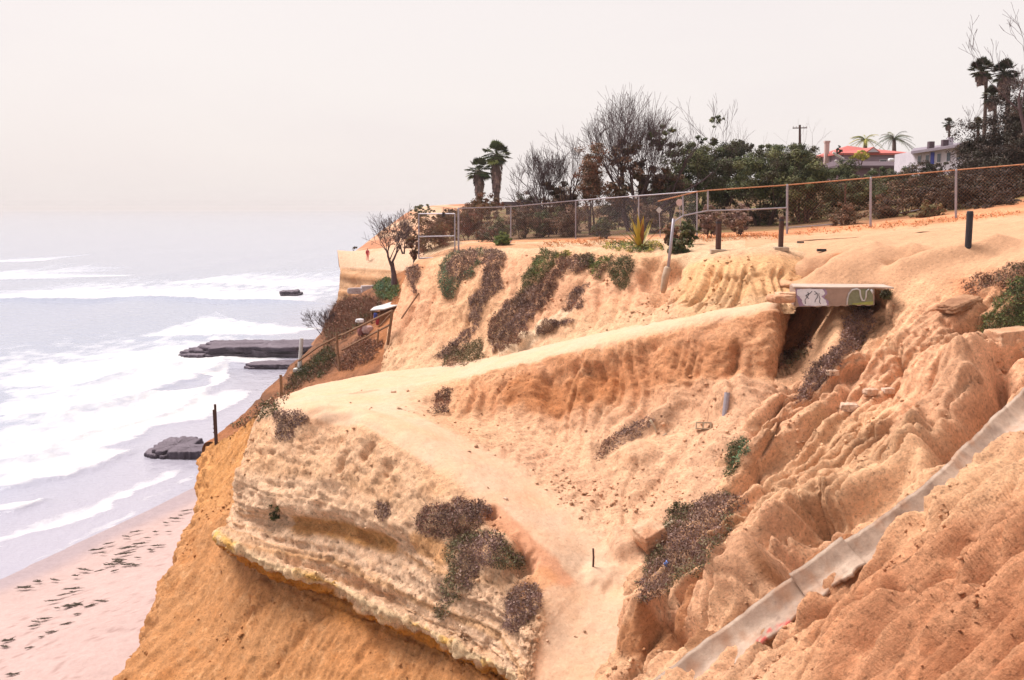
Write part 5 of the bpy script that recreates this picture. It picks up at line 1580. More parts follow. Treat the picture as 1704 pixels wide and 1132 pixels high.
# ------------------------------------------------------------------ sea rocks
def sea_rock(u0, u1, vt, vb, label, seed, depth=6.0, steps=4, name='rock_shelf', lean=0.02):
    """flat bedded shelf: stacked ragged plates"""
    a, b = PZ(u0, vb, 0), PZ(u1, vb, 0)
    c = (a + b) / 2
    Wd = abs(b[0] - a[0])
    hh = (vb - vt) / F * c[1]
    root = empty(name, c); tag(root, label, 'rock', 'dark rock shelves in the surf')
    n = 150
    for k in range(steps):
        ang = np.linspace(0, 2 * math.pi, n, endpoint=False)
        ex = 5
        rr_ = (np.abs(np.cos(ang)) ** ex + np.abs(np.sin(ang)) ** ex) ** (-1 / ex)
        q = np.stack([np.cos(ang) * rr_, np.sin(ang) * rr_, np.full(n, k * .9 + seed)], 1)
        jg = fbm(q, 2.2, 5, .7, seed)
        w_ = 1 + .22 * np.sign(jg) * np.abs(jg) ** .7
        shrink = 1 - .05 * k + .05 * math.sin(seed + k * 2.1)
        off = np.array((.07 * Wd * math.sin(seed * 1.3 + k * 1.9), 0))
        z0, z1 = hh * (k / steps) - .12, hh * ((k + 1) / steps) * (1 + 0)
        ring = lambda z, s2: np.stack([q[:, 0] * w_ * Wd / 2 * shrink * s2 + off[0], q[:, 1] * w_ * depth / 2 * shrink * s2, z + lean * q[:, 0] * Wd / 2 + .12 * hh * noise3(q * 3 + z)], 1)
        def topr(s2):
            q_ = ring(z1, s2); q_[:, 2] += .22 * hh * fbm(q_, 1.3, 5, .65, seed) + .02; return q_
        v = np.concatenate([ring(z0, .96), ring(z0 + (z1 - z0) * .5, 1.0), ring(z1 - .04, .99), topr(.95), topr(.84), topr(.7), topr(.55), topr(.4), topr(.25), topr(.1), [[off[0], 0, z1 + .03]]])
        f = []
        for r_ in range(9):
            for j in range(n):
                j2 = (j + 1) % n
                f.append((r_ * n + j, r_ * n + j2, (r_ + 1) * n + j2, (r_ + 1) * n + j))
        f += [(9 * n + j, 9 * n + (j + 1) % n, 10 * n) for j in range(n)]
        t_ = sstep(fbm(v + c, .5, 4, .6, seed), -.2, .3)[:, None]
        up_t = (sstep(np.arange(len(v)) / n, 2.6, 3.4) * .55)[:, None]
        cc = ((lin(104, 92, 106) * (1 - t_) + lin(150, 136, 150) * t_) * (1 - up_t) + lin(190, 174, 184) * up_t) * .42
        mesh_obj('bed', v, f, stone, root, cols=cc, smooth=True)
    return root
sea_rock(324, 540, 571, 588, 'long flat grey rock shelf reaching out from the shore', 3, 9, 3, lean=0.006)
sea_rock(408, 520, 603, 611, 'lower dark rock ledge in front of the long shelf', 5, 4, 2)
sea_rock(312, 345, 589, 595, 'tiny dark rock in foam below the tip of the long shelf', 8, 2.0, 1, 'sea_rock')
sea_rock(470, 500, 484, 492, 'small dark rock alone far out in white water', 7, 6, 2, 'sea_rock')
sea_rock(258, 326, 738, 750, 'broad dark rock at the water edge beside the orange slope', 9, 5.5, 2, lean=-.03)
sea_rock(285, 350, 745, 758, 'flat dark ledge between the broad rock and the slope', 12, 3, 1)

# ------------------------------------------------------------------ kelp wrack on the sand
kelp_m = simple_mat('kelp', lin(92, 76, 58) * .55, .7, .4, 5)
KG = 'kelp clumps on the sand'
def kelp_mesh(seed):
    r = random.Random(seed)
    mb = MB()
    for k in range(26):
        a = r.uniform(0, 2 * math.pi); rad = r.uniform(.03, .42) ** .8
        p0 = np.array((math.cos(a) * rad * .9, math.sin(a) * rad * .45, .03))
        pth = [p0]
        hd = r.uniform(0, 2 * math.pi)
        for j in range(4):
            hd += r.uniform(-.9, .9)
            pth.append(pth[-1] + np.array((math.cos(hd) * .13, math.sin(hd) * .09, r.uniform(-.02, .05))))
            pth[-1][2] = max(.01, pth[-1][2])
        mb.tube(pth, [.035, .04, .035, .025, .012], 4)
    return mb
kme = []
for k in range(5):
    o = kelp_mesh(40 + k).build('kelp_clump', kelp_m, None, None, True)
    kme.append(o.data); bpy.data.objects.remove(o)
KP = [(40,978,1.6),(62,968,1.3),(90,965,1),(125,958,1.0),(140,948,1.2),(165,950,.8),(182,940,1.5),(196,932,1.5),(120,985,.7),(168,1000,.9),(150,1008,1.0),(215,940,1.4),(228,928,.8),(250,915,1),(262,908,1.2),
      (290,863,1.3),(300,858,.8),(275,870,.9),(258,885,1.0),(245,895,.8),(232,905,1.3),(212,912,1.5),(205,922,1.4),(195,935,1.3),(190,950,1.0),(225,885,1.0),(210,893,.9),(180,905,1),(160,915,1.3),(170,920,.8),
      (120,980,1.2),(105,990,.8),(85,1000,.9),(118,1008,1.5),(95,1012,.8),(128,1005,1.0),(60,1035,.8),(72,1030,1.0),(55,1042,.8),(128,1022,.9),(110,1038,.8),(85,1052,.9),(68,1060,.7),(12,1066,1.3),(8,1076,1.0),(48,1078,.8),(310,850,.9),(280,885,.7),(20,1122,.9)]
for k, (u, v, sc_) in enumerate(KP):
    hit = PZ(u, v, 0.9)
    T_ = hit[0] - shore_x(hit[1])
    zz_ = 0.06 * T_ + 0.5 * float(sstep(T_, 4, 16)) if T_ > 0 else 0
    hit = PZ(u, v, zz_ + .05)
    o = bpy.data.objects.new('kelp_clump', kme[k % 5]); COL.objects.link(o)
    o.location = tuple(hit); o.rotation_euler = (0, 0, rnd.uniform(-.5, .9)); o.scale = (sc_ * .5 * rnd.uniform(.6, 1.4), sc_ * .32, sc_ * .3)
    tag(o, 'small tangled dark kelp clump washed up on the pale sand', 'kelp', KG)

# ------------------------------------------------------------------ person on the far headland
g = P(612, 434, 146.5)
hp = ground(612, 434)
if hp is not None and abs(hp[1] - 146.5) < 25: g = hp
sc_ = (20.5 / F * g[1]) / 1.75
J = {'pelvis': (0, 0, .95), 'chest': (0, .02, 1.32), 'neck': (0, .02, 1.48), 'head': (0, -.01, 1.63), 'headtop': (0, -.01, 1.74),
     'hipL': (-.1, 0, .92), 'kneeL': (-.12, -.05, .5), 'ankL': (-.13, .05, .08), 'toeL': (-.14, -.13, .04), 'hipR': (.1, 0, .92), 'kneeR': (.12, .06, .5), 'ankR': (.13, .16, .08), 'toeR': (.14, -.02, .04),
     'shL': (-.19, .02, 1.43), 'elL': (-.27, .05, 1.15), 'wrL': (-.24, -.1, .92), 'haL': (-.23, -.14, .83), 'shR': (.19, .02, 1.43), 'elR': (.27, .05, 1.15), 'wrR': (.25, -.08, .92), 'haR': (.24, -.12, .83)}
RAD = {'pelvis': .16, 'chest': .17, 'neck': .06, 'head': .1, 'headtop': .07, 'hip': .11, 'knee': .075, 'ank': .05, 'toe': .04, 'sh': .085, 'el': .055, 'wr': .04, 'ha': .04}
ED = [('pelvis', 'chest'), ('chest', 'neck'), ('neck', 'head'), ('head', 'headtop')] + [(a + sd, b + sd) for sd in 'LR' for a, b in (('hip', 'knee'), ('knee', 'ank'), ('ank', 'toe'), ('sh', 'el'), ('el', 'wr'), ('wr', 'ha'))] + [('pelvis', 'hipL'), ('pelvis', 'hipR'), ('chest', 'shL'), ('chest', 'shR')]
ks = list(J)
me = bpy.data.meshes.new('person')
me.from_pydata([tuple(np.array(J[k]) * sc_) for k in ks], [(ks.index(a), ks.index(b)) for a, b in ED], [])
per = bpy.data.objects.new('person', me); COL.objects.link(per); per.location = tuple(g); per.rotation_euler = (0, 0, .6)
sk = per.modifiers.new('skin', 'SKIN')
sv_ = me.skin_vertices[0].data
for i, k in enumerate(ks):
    r = RAD.get(k) or RAD[k[:-1]]
    sv_[i].radius = (r * sc_, r * sc_ * .8); sv_[i].use_root = (k == 'pelvis')
per.modifiers.new('sub', 'SUBSURF').levels = 1
mm, nt, b = new_mat('red_clothes')
tc = N(nt, 'ShaderNodeTexCoord'); sp_ = N(nt, 'ShaderNodeSeparateXYZ'); nt.links.new(tc.outputs['Object'], sp_.inputs[0])
rp = N(nt, 'ShaderNodeValToRGB'); rp.color_ramp.interpolation = 'CONSTANT'
rp.color_ramp.elements[0].color = (.04, .03, .03, 1); rp.color_ramp.elements[1].position = .05; rp.color_ramp.elements[1].color = (.55, .06, .06, 1)
for ps_, c_ in ((.60, (.45, .05, .06, 1)), (.82, (.45, .25, .18, 1)), (.93, (.03, .025, .02, 1))):
    e = rp.color_ramp.elements.new(ps_); e.color = c_
dv = N(nt, 'ShaderNodeMath'); dv.operation = 'DIVIDE'; dv.inputs[1].default_value = 1.8 * sc_
nt.links.new(sp_.outputs[2], dv.inputs[0]); nt.links.new(dv.outputs[0], rp.inputs[0]); nt.links.new(rp.outputs[0], b.inputs['Base Color']); b.inputs['Roughness'].default_value = .8
me.materials.append(mm)
tag(per, 'person in red clothes walking on the flat top of the far headland', 'person')
mb = MB(); mb.box((0, .17 * sc_, 1.2 * sc_), (.32 * sc_, .2 * sc_, .5 * sc_)); bpk = mb.build('backpack', blackm, None); bpk.location = tuple(g); bpk.rotation_euler = (0, 0, .6)
tag(bpk, 'dark backpack on the back of the person on the headland', 'backpack')
# ------------------------------------------------------------------ trees
def grow(base, dirv, length, rad, depth, spread=.55, kids=3, shrink=.74, up=.12, seed=0, seg=4, wob=.18, minr=.004, env=None):
    """list of branch paths (points, radii), grown from the base"""
    r = random.Random(seed)
    out = []
    def rec(p, d, L, ra, dep):
        pts, rads = [np.array(p)], [ra]
        d = np.array(d) / np.linalg.norm(d)
        for k in range(seg):
            d = d + np.array([r.gauss(0, wob) for _ in range(3)]) * .6 + np.array((0, 0, up * .5))
            d /= np.linalg.norm(d)
            pts.append(pts[-1] + d * L / seg)
            rads.append(max(minr, ra * (1 - .45 * (k + 1) / seg)))
        out.append((pts, rads, dep))
        if env is not None and (((pts[-1] - env[0]) / env[1]) ** 2).sum() > 1: return
        if dep <= 0: return
        n = kids + (1 if r.random() < .35 else 0)
        for k in range(n):
            t = r.uniform(.45, 1.0) if k else 1.0
            i = min(seg, max(1, int(round(t * seg))))
            a = np.array([r.gauss(0, 1) for _ in range(3)]); a -= a @ d * d; a /= max(np.linalg.norm(a), 1e-6)
            nd = d * math.cos(spread * r.uniform(.5, 1.2)) + a * math.sin(spread * r.uniform(.5, 1.2)) + np.array((0, 0, up))
            rec(pts[i], nd, L * shrink * r.uniform(.8, 1.15), max(minr, rads[i] * r.uniform(.55, .75)), dep - 1)
    rec(base, dirv, length, rad, depth)
    return out

def branches_mesh(paths, name, mat, parent, base, sides=(7, 5, 4, 3, 3, 3, 3)):
    mb = MB()
    md = max(q[2] for q in paths)
    for pts, rads, dep in paths:
        mb.tube(pts, rads, sides[min(md - dep, len(sides) - 1)], cap=False)
    return mb.build(name, mat, parent, base, True)

def clump_leaves(c, radii, n, leaf, pal, nclump=40, seed=0, hollow=.55, cl=.28, dens_top=.0):
    """leaf cloud: clumps spread through the crown volume, leaves gathered round each"""
    g = np.random.default_rng(seed)
    d = g.normal(size=(nclump, 3)); d /= np.linalg.norm(d, axis=1, keepdims=True)
    rr = (hollow + (1 - hollow) * g.uniform(size=nclump))[:, None] * (1 + .22 * fbm(d, 1.6, 2, seed=seed)[:, None])
    cc = d * rr * np.array(radii)
    k = g.integers(0, nclump, n)
    size = cl * g.uniform(.6, 1.3, nclump)[k][:, None] * min(radii[0], radii[2])
    off = g.normal(size=(n, 3)); off /= np.linalg.norm(off, axis=1, keepdims=True)
    off = off * (g.uniform(size=(n, 1)) ** .6) * np.array((1.15, 1.15, .75)) * size
    pos = np.asarray(c) + cc[k] + off
    nn = off / np.maximum(np.linalg.norm(off, axis=1, keepdims=True), 1e-6) + g.normal(size=(n, 3)) * .6 + np.array((0, 0, .5))
    tone = g.uniform(.75, 1.25, nclump)[k][:, None]
    pi = (g.integers(0, len(pal), nclump)[k] + (g.uniform(size=n) < .25)) % len(pal)
    cols = np.array(pal)[pi] * tone * g.uniform(.85, 1.15, (n, 1)) * 1.0
    return leaves(pos, nn, leaf, cols, .5)

def leafy_tree(name, u, v, ru, rv, d, vb, label, pal, cat='tree', n=5000, leaf=.09, stems=3, group=None, nclump=46, ub=None, hollow=.3, bark=None, spread=.5, dep=3, part='crown', cl=.24, rad=.09):
    """tree whose crown is seen round pixel (u, v) with pixel radii (ru, rv), trunk base at row vb"""
    k = d / F
    base = P(ub if ub is not None else u, vb, d)
    c = P(u, v, d)
    root = empty(name, base); tag(root, label, cat, group)
    paths = []
    H_ = max(.5, (vb - v) * k)
    for j in range(stems):
        a = rnd.uniform(0, 2 * math.pi)
        tgt = c + np.array((math.cos(a) * ru * k * .45, math.sin(a) * ru * k * .45, 0)) - base
        paths += grow(base + np.array((math.cos(a) * .1, math.sin(a) * .1, -.15)), tgt, np.linalg.norm(tgt) * .62, rad * rnd.uniform(.7, 1.1), dep, spread, 2, .72, .1, rnd.randrange(9999))
    branches_mesh(paths, 'trunk', bark or bark_mat, root, base)
    v_, f_, c_ = clump_leaves(c, (ru * k, ru * k * .8, rv * k), int(n * 2.6), leaf * .58, pal, int(nclump * 2.2), rnd.randrange(9999), hollow, cl)
    mesh_obj(part, v_ - base, f_, leaf_mat, root, cols=c_, smooth=False)
    return root

TG = [lin(84, 88, 56), lin(66, 72, 46), lin(104, 104, 66), lin(78, 70, 54)]
TD = [lin(60, 62, 44), lin(48, 50, 38), lin(78, 76, 52), lin(70, 58, 48)]
TB = [lin(112, 84, 66), lin(92, 70, 58), lin(130, 98, 76), lin(84, 72, 54)]
TR = [lin(132, 84, 64), lin(108, 72, 58), lin(92, 70, 52), lin(120, 96, 66)]
TK = [lin(66, 52, 46), lin(52, 42, 38), lin(82, 64, 54), lin(60, 54, 42)]
YEL = [lin(170, 160, 70), lin(196, 180, 84), lin(140, 136, 64)]

twig_mat = simple_mat('pale_twigs', lin(112, 90, 92) * .5, .9, .25, 5)
def bare_tree(name, u, vb, d, stems, label, height_px, fan, seed, rad=.1, depth=5, lean=0.0, kids=2, spread=.42, group='bare trees behind the fence', foliage=None, mat=None, shrink=.74, env=None):
    base = P(u, vb, d)
    root = empty(name, base); tag(root, label, 'tree', group)
    k = d / F
    r = random.Random(seed)
    paths = []
    Ht = height_px * k
    f0 = (1 - shrink) / (1 - shrink ** (depth + 1)) * 1.18
    for j in range(stems):
        t = (j + .5) / stems * 2 - 1
        dv = np.array((t * fan + lean, r.uniform(-.4, .4) * fan, 1.0))
        paths += grow(base + np.array((t * .25, r.uniform(-.2, .2), -.1)), dv, Ht * f0 * r.uniform(.85, 1.15), rad * r.uniform(.6, 1.1), depth, spread, kids, shrink, .07, r.randrange(99999), 4, .16, .007, None if env is None else (P(env[0], env[1], d), np.array((env[2] * k, env[2] * k * .8, env[3] * k))))
    branches_mesh(paths, 'trunk', mat or twig_mat, root, base)
    if foliage:
        V_, F_, C_ = [], [], []
        k0 = 0
        for (uu, vv, ru, rv, n, pal) in foliage:
            v_, f_, c_ = clump_leaves(P(uu, vv, d), (ru * k, ru * k, rv * k), n, .09, pal, 14, r.randrange(9999), .3, .3)
            V_.append(v_ - base); F_.append(f_ + k0); C_.append(c_); k0 += len(v_)
        mesh_obj('foliage', np.concatenate(V_), np.concatenate(F_), leaf_mat, root, cols=np.concatenate(C_), smooth=False)
    return root

bare_tree('bare_tree', 1058, 398, 52, 7, 'tallest bare tree, a fan of grey branches rising behind the fence', 228, .6, 5, .15, 5, .0, 3, .52,
          foliage=[(1085, 300, 34, 30, 1600, TB), (1105, 232, 34, 20, 900, TG), (1050, 262, 34, 34, 1200, TB), (1030, 330, 36, 34, 1500, TB)], shrink=.78, env=(1052, 275, 96, 108))
bare_tree('bare_tree', 925, 396, 54, 6, 'wide low bare tree left of the tallest one, leaning seaward', 165, .7, 9, .11, 5, -.2, 3, .52,
          foliage=[(915, 315, 30, 18, 1000, TB), (930, 345, 36, 26, 1300, TB)], shrink=.77, env=(918, 310, 66, 85))
bare_tree('bare_tree', 1190, 330, 60, 3, 'thin twiggy treetop above the green trees, right of the tallest bare tree', 142, .18, 14, .05, 4, .0, 2, .4, foliage=[(1190, 200, 16, 12, 160, TG), (1180, 235, 20, 14, 260, TG)])
bare_tree('bare_tree', 1722, 250, 44, 2, 'tall bare tree at the right edge with a forked trunk', 225, .12, 23, .16, 5, -.13, 2, .42)
bare_tree('bare_tree', 657, 470, 47, 1, 'small crooked bare tree standing by itself left of the gate', 120, .1, 31, .17, 5, .02, 3, .62, None, shrink=.8)
bare_tree('dead_shrub', 1640, 262, 58, 3, 'thin leafless saplings in front of the tall fan palms', 80, .4, 35, .02, 4, 0, 2, .4)
bare_tree('dead_shrub', 545, 560, 54, 4, 'leafless twigs on the bank edge beside the sea', 45, .8, 36, .025, 4, -.3, 3, .5, 'scrub on the brown bank by the stairs')

leafy_tree('dry_tree', 985, 300, 26, 78, 50, 398, 'upright rust brown tree between the two bare trees', TB + [lin(120, 78, 60)], n=5200, leaf=.08, hollow=.25, nclump=60, cl=.35)
GT = 'green trees behind the fence'
leafy_tree('evergreen_tree', 1160, 285, 64, 50, 55, 392, 'dark green tree just right of the tallest bare tree', TG, n=9500, group=GT)
leafy_tree('evergreen_tree', 1108, 310, 40, 30, 53, 394, 'brownish green tree partly behind the tallest bare tree', TG + TB, n=4200, group=GT)
leafy_tree('evergreen_tree', 1270, 295, 80, 52, 52, 394, 'broad green tree with several thin trunks left of the red roofed house', TG, n=12000, stems=5, group=GT)
leafy_tree('evergreen_tree', 1340, 300, 56, 48, 51, 394, 'dense green tree nearest the red roofed house', TG, n=12000, stems=5, group=GT)
leafy_tree('evergreen_tree', 1205, 276, 62, 42, 59, 388, 'rounded green tree between the dark green tree and the broad one', TG + TD, n=8000, group=GT)
leafy_tree('evergreen_tree', 1305, 270, 64, 34, 60, 388, 'highest green crown left of the red roofed house', TG, n=10000, group=GT)
leafy_tree('evergreen_tree', 1228, 246, 30, 12, 105, 330, 'far flat topped dark tree above the green trees', TD, n=2600, leaf=.16, group=GT, hollow=.2)
leafy_tree('evergreen_tree', 1480, 304, 62, 26, 66, 345, 'low green tree below the dark roof', TG, n=5500, leaf=.1, group=GT)
leafy_tree('evergreen_tree', 1425, 322, 50, 34, 58, 372, 'mid green tree behind the second fence post', TG, n=5200, group=GT)
GU = 'undergrowth along the fence'
for u, v, ru, rv, vb, pal, lab, dd_ in (
    (724, 392, 38, 42, 425, TR, 'rust brown hedge behind the gate', 48), (785, 372, 38, 44, 412, TR, 'tall rust brown bush below the two fan palms', 50), (825, 385, 30, 26, 406, TB + TG, 'mixed green bush right of the two fan palms', 47),
    (838, 400, 16, 13, 412, GREEN, 'small yellow green bush at the cliff top by the fence', 43.5), (868, 372, 30, 28, 402, TB, 'brown thicket left of the wide bare tree', 50), (905, 370, 34, 30, 400, TB + TG, 'brown green thicket under the wide bare tree', 50),
    (950, 368, 32, 32, 399, TB, 'brown thicket left of the rust brown tree', 49), (1003, 380, 22, 18, 397, DKGREEN, 'dark green bush left of the yellow agave', 46), (1085, 365, 34, 32, 397, TB, 'brown thicket behind the yellow agave', 49),
    (1143, 388, 17, 20, 406, DKGREEN, 'small rounded dark green bush behind the leaning post', 38.0), (1130, 412, 20, 20, 432, DKGREEN, 'dark drooping bush at the foot of the leaning post', 35.0), (1118, 392, 14, 22, 415, TR, 'dry red brown brush beside the leaning post', 36.5),
    (1178, 368, 20, 26, 396, MAUVE, 'mauve dry bush behind the left bollard', 41), (1225, 366, 26, 24, 394, MAUVE, 'round mauve dry bush right of the left bollard', 41), (1160, 350, 40, 30, 394, TG, 'olive thicket under the dark green tree', 51),
    (1260, 358, 44, 26, 392, TB + TG, 'brown thicket under the broad green tree', 53), (1345, 352, 44, 26, 390, TG + TB, 'shaded thicket under the densest green tree', 53), (1410, 360, 30, 24, 380, TB, 'brown brush by the second fence post', 44),
    (1475, 352, 34, 28, 374, TB + TK, 'rusty brush behind the second fence post', 46), (1520, 332, 46, 36, 366, TK + TB, 'red brown thicket at the foot of the dark bank', 48), (1562, 312, 44, 34, 352, TK, 'dark thicket beside the white house', 54),
    (1618, 285, 48, 46, 345, TK, 'dark thicket under the small bushy palm', 52), (1610, 326, 50, 38, 364, TK, 'dark scrub behind the third fence post', 45), (1660, 300, 56, 62, 355, TK, 'dark tall thicket under the fan palms', 48),
    (1705, 265, 44, 66, 340, TK, 'darkest thicket at the right edge of the picture', 47), (1670, 342, 52, 30, 366, TK, 'low brown scrub at the right end of the fence', 43), (1603, 250, 15, 15, 285, TB, 'thin twiggy bush on the skyline left of the fan palms', 58),
    (1545, 352, 30, 18, 368, OLIVE + TR, 'low olive brush left of the third fence post', 43)):
    leafy_tree('thicket_bush', u, v, ru, rv, dd_, vb, lab, pal, 'bush', n=int(1400 + ru * rv * 1.6), leaf=.075, stems=3, group=GU, nclump=40, hollow=.1, dep=2, part='foliage', cl=.26, rad=.04)
GV = 'taller growth behind the fence'
for u, v, ru, rv, vb, pal, lab, dd_ in (
    (880, 345, 34, 24, 395, TB + TG, 'dark mass of brush behind the wide bare tree', 60), (940, 340, 36, 34, 395, TB, 'brown brush filling the gap before the rust brown tree', 58),
    (1025, 350, 36, 36, 395, TB + TD, 'dark brush at the foot of the tallest bare tree', 56), (1090, 330, 36, 36, 392, TD + TB, 'dark brush right of the trunks of the tallest bare tree', 58),
    (1205, 320, 44, 36, 388, TD, 'dark leafy mass between the two biggest green trees', 60), (1310, 330, 50, 40, 384, TD + TG, 'dark leafy mass behind the densest green tree', 60),
    (1390, 335, 40, 36, 378, TG + TD, 'leafy mass left of the second fence post', 60), (1450, 325, 44, 28, 366, TG, 'green mass under the low green tree', 60), (1510, 305, 40, 30, 350, TD + TB, 'dark green mass before the dark roofed house', 62),
    (1640, 248, 56, 54, 330, TK, 'dark shrub mass on the bank under the leftmost fan palm', 54), (1706, 202, 62, 68, 320, TK, 'highest dark shrub mass at the right edge of the bank', 52), (1548, 292, 36, 24, 345, TK + TD, 'dark brush hiding the lower wall of the white house', 60), (1405, 292, 26, 26, 350, TG, 'green crown just left of the dark roofed house', 62), (1570, 335, 44, 30, 366, TK + TB, 'shaded scrub left of the third fence post', 47),
    (1640, 325, 44, 34, 364, TK, 'shaded scrub right of the third fence post', 46), (1700, 320, 44, 44, 362, TK, 'shaded scrub at the far right end of the fence', 45), (745, 372, 34, 24, 420, TR + TB, 'rusty brush rising above the gate', 53), (808, 345, 34, 22, 405, TR, 'rusty brush around the palm trunks', 60)):
    leafy_tree('thicket_bush', u, v, ru, rv, dd_, vb, lab, pal, 'bush', n=int(1500 + ru * rv * 1.8), leaf=.085, stems=3, group=GV, nclump=40, hollow=.1, dep=1, part='foliage', cl=.27, rad=.04)
leafy_tree('yellow_bush', 1431, 260, 17, 10, 105, 272, 'yellow green bush in front of the red roofed house', YEL, 'bush', 900, .16, 2, None, 16, part='foliage', dep=1)
leafy_tree('garden_tree', 1396, 252, 5, 9, 112, 266, 'slim dark shrub at the left corner of the red roofed house', TD, 'bush', 350, .14, 1, None, 10, part='foliage', dep=1)
leafy_tree('far_bush', 700, 352, 26, 12, 120, 372, 'grey green bush on the headland skyline behind the gate', OLIVE, 'bush', 900, .16, 2, None, 20, part='foliage', dep=1)
leafy_tree('far_bush', 590, 412, 5, 3, 160, 417, 'small dark bush on the headland skyline above the person', TB, 'bush', 200, .16, 1, 'bushes on the headland', 8, part='foliage', dep=1)
leafy_tree('far_bush', 672, 392, 22, 22, 90, 420, 'brown scrub behind the small crooked bare tree', TB + MAUVE, 'bush', 1400, .13, 2, 'bushes on the headland', 20, part='foliage', dep=1)
leafy_tree('far_bush', 690, 408, 18, 26, 55, 436, 'red brown scrub left of the gate', TR, 'bush', 1500, .08, 2, 'bushes on the headland', 20, part='foliage', dep=1)

# ------------------------------------------------------------------ palms
palm_bark = simple_mat('palm_bark', lin(120, 98, 90) * .6, .95, .35, 8, bump=.02)
def fan_palm(u, vc, vb, d, crown_px, label, skirt=0.0, trunk=.2, n=46, seed=1, pal=TG, group='fan palms', dead=True):
    r = random.Random(seed)
    base = P(u, vb, d); c = P(u, vc, d); k = d / F
    R_ = crown_px / 2 * k * 1.22
    root = empty('fan_palm', base); tag(root, label, 'palm', group)
    mb = MB()
    h = c[2] - base[2]
    mb.tube([base + np.array((.06 * math.sin(t * 5) * h * .1, 0, h * t)) for t in np.linspace(0, 1, 8)], [trunk * (1.25 - .4 * t) for t in np.linspace(0, 1, 8)], 9)
    mb.build('trunk', palm_bark, root, base, True)
    def frond(mb, el, az, L, col, droop=.25):
        dirv = np.array((math.cos(az) * math.cos(el), math.sin(az) * math.cos(el), math.sin(el)))
        p1 = c + dirv * L * .5
        side = np.cross(dirv, (0, 0, 1)); side /= max(np.linalg.norm(side), 1e-6)
        upv = np.cross(side, dirv)
        mb.tube([c, p1], [.03, .02], 3, False, col)
        for j in range(11):
            a = (j / 10 - .5) * 2.5
            bd = dirv * math.cos(a) + side * math.sin(a)
            tip = p1 + bd * L * .55 * (1 - .12 * abs(a)) + upv * .05 * L - np.array((0, 0, droop * L * (.3 + .3 * abs(a))))
            mid = p1 + bd * L * .3
            w_ = np.cross(bd, upv) * L * .05
            mb.add([p1, mid + w_, tip, mid - w_], [(0, 1, 2, 3)], col)
    mb = MB()
    for j in range(n):
        el = r.uniform(-.75, 1.45); az = r.uniform(0, 2 * math.pi)
        col = np.array(r.choice(pal)) * r.uniform(.7, 1.2) * 1.0
        frond(mb, el, az, R_ * r.uniform(.85, 1.1), col)
    mb.build('crown', leaf_mat, root, base)
    if skirt:
        mb = MB()
        hs = skirt * k
        for j in range(170):
            t = r.random(); az = r.uniform(0, 2 * math.pi)
            w0 = R_ * (.50 - .22 * t)
            p0 = c + np.array((math.cos(az) * w0 * .5, math.sin(az) * w0 * .5, -hs * t * .8))
            p1 = p0 + np.array((math.cos(az) * w0 * .4, math.sin(az) * w0 * .4, -R_ * r.uniform(.35, .7)))
            s_ = np.array((-math.sin(az), math.cos(az), 0)) * R_ * .07
            col = np.array(r.choice([lin(130, 104, 100), lin(152, 124, 112), lin(104, 84, 78)])) * .9
            mb.add([p0 - s_ * .5, p0 + s_ * .5, p1 + s_, p1 - s_], [(0, 1, 2, 3)], col)
        mb.build('dead_frond_skirt', leaf_mat, root, base)
    return root
fan_palm(797, 284, 345, 118, 40, 'shorter shaggy fan palm of the pair on the left skyline', 36, .3, 50, 1, GREEN + TG)
fan_palm(826, 258, 345, 118, 42, 'taller shaggy fan palm of the pair on the left skyline', 60, .3, 60, 2, TG + GREEN)
fan_palm(1634, 118, 270, 78, 38, 'tall slim fan palm leftmost of the three on the right hill', 14, .13, 50, 3, TD)
fan_palm(1671, 122, 270, 74, 40, 'thick fan palm beside the bare tree at the right edge', 34, .16, 60, 4, TD)
fan_palm(1651, 160, 270, 76, 32, 'shortest fan palm in front of the two tall ones on the right hill', 16, .13, 46, 5, TD)
fan_palm(1578, 206, 246, 150, 18, 'tiny distant fan palm above the white house', 6, .16, 34, 6, TD)
fan_palm(1625, 208, 270, 80, 24, 'small bushy palm among the dark thickets under the fan palms', 0, .12, 34, 7, TD + OLIVE)
def feather_palm(u, vc, vb, d, crown_px, label, seed, pal):
    r = random.Random(seed)
    base = P(u, vb, d); c = P(u, vc, d); k = d / F; R_ = crown_px / 2 * k
    root = empty('feather_palm', base); tag(root, label, 'palm', 'feather palms behind the red roof')
    mb = MB(); mb.tube([base, (base + c) / 2, c], [.35, .3, .25], 9); mb.build('trunk', palm_bark, root, base, True)
    mb = MB()
    for j in range(26):
        az = r.uniform(0, 2 * math.pi); el = r.uniform(.05, 1.3); L = R_ * r.uniform(1.0, 1.3)
        pts = []
        for t in np.linspace(0, 1, 8):
            rad = L * (math.cos(el) * t + .25 * t * t); z = L * (math.sin(el) * t * .9 - .75 * t * t * (1.1 - el * .35))
            pts.append(c + np.array((math.cos(az) * rad, math.sin(az) * rad, z)))
        col = np.array(r.choice(pal)) * r.uniform(.7, 1.2) * .9
        mb.tube(pts, [.05, .045, .04, .035, .03, .025, .02, .01], 3, False, col)
        sd = np.array((-math.sin(az), math.cos(az), 0))
        for q in range(1, 8):
            for sg in (-1, 1):
                for h_ in (0, .5):
                    p = pts[q - 1] * (1 - h_) + pts[q] * h_
                    tip = p + sd * sg * L * .2 * math.sin(.5 + q * .35) + (pts[q] - pts[q - 1]) * .8 - np.array((0, 0, L * .08))
                    w_ = (pts[q] - pts[q - 1]) * .18
                    mb.add([p, p + w_, tip], [(0, 1, 2)], col)
    mb.build('crown', leaf_mat, root, base)
feather_palm(1440, 234, 262, 150, 46, 'left feather palm with yellowing fronds behind the red roof', 3, GREEN + YEL)
feather_palm(1488, 232, 262, 150, 56, 'right larger feather palm behind the red roof', 4, SEAGR + TG)

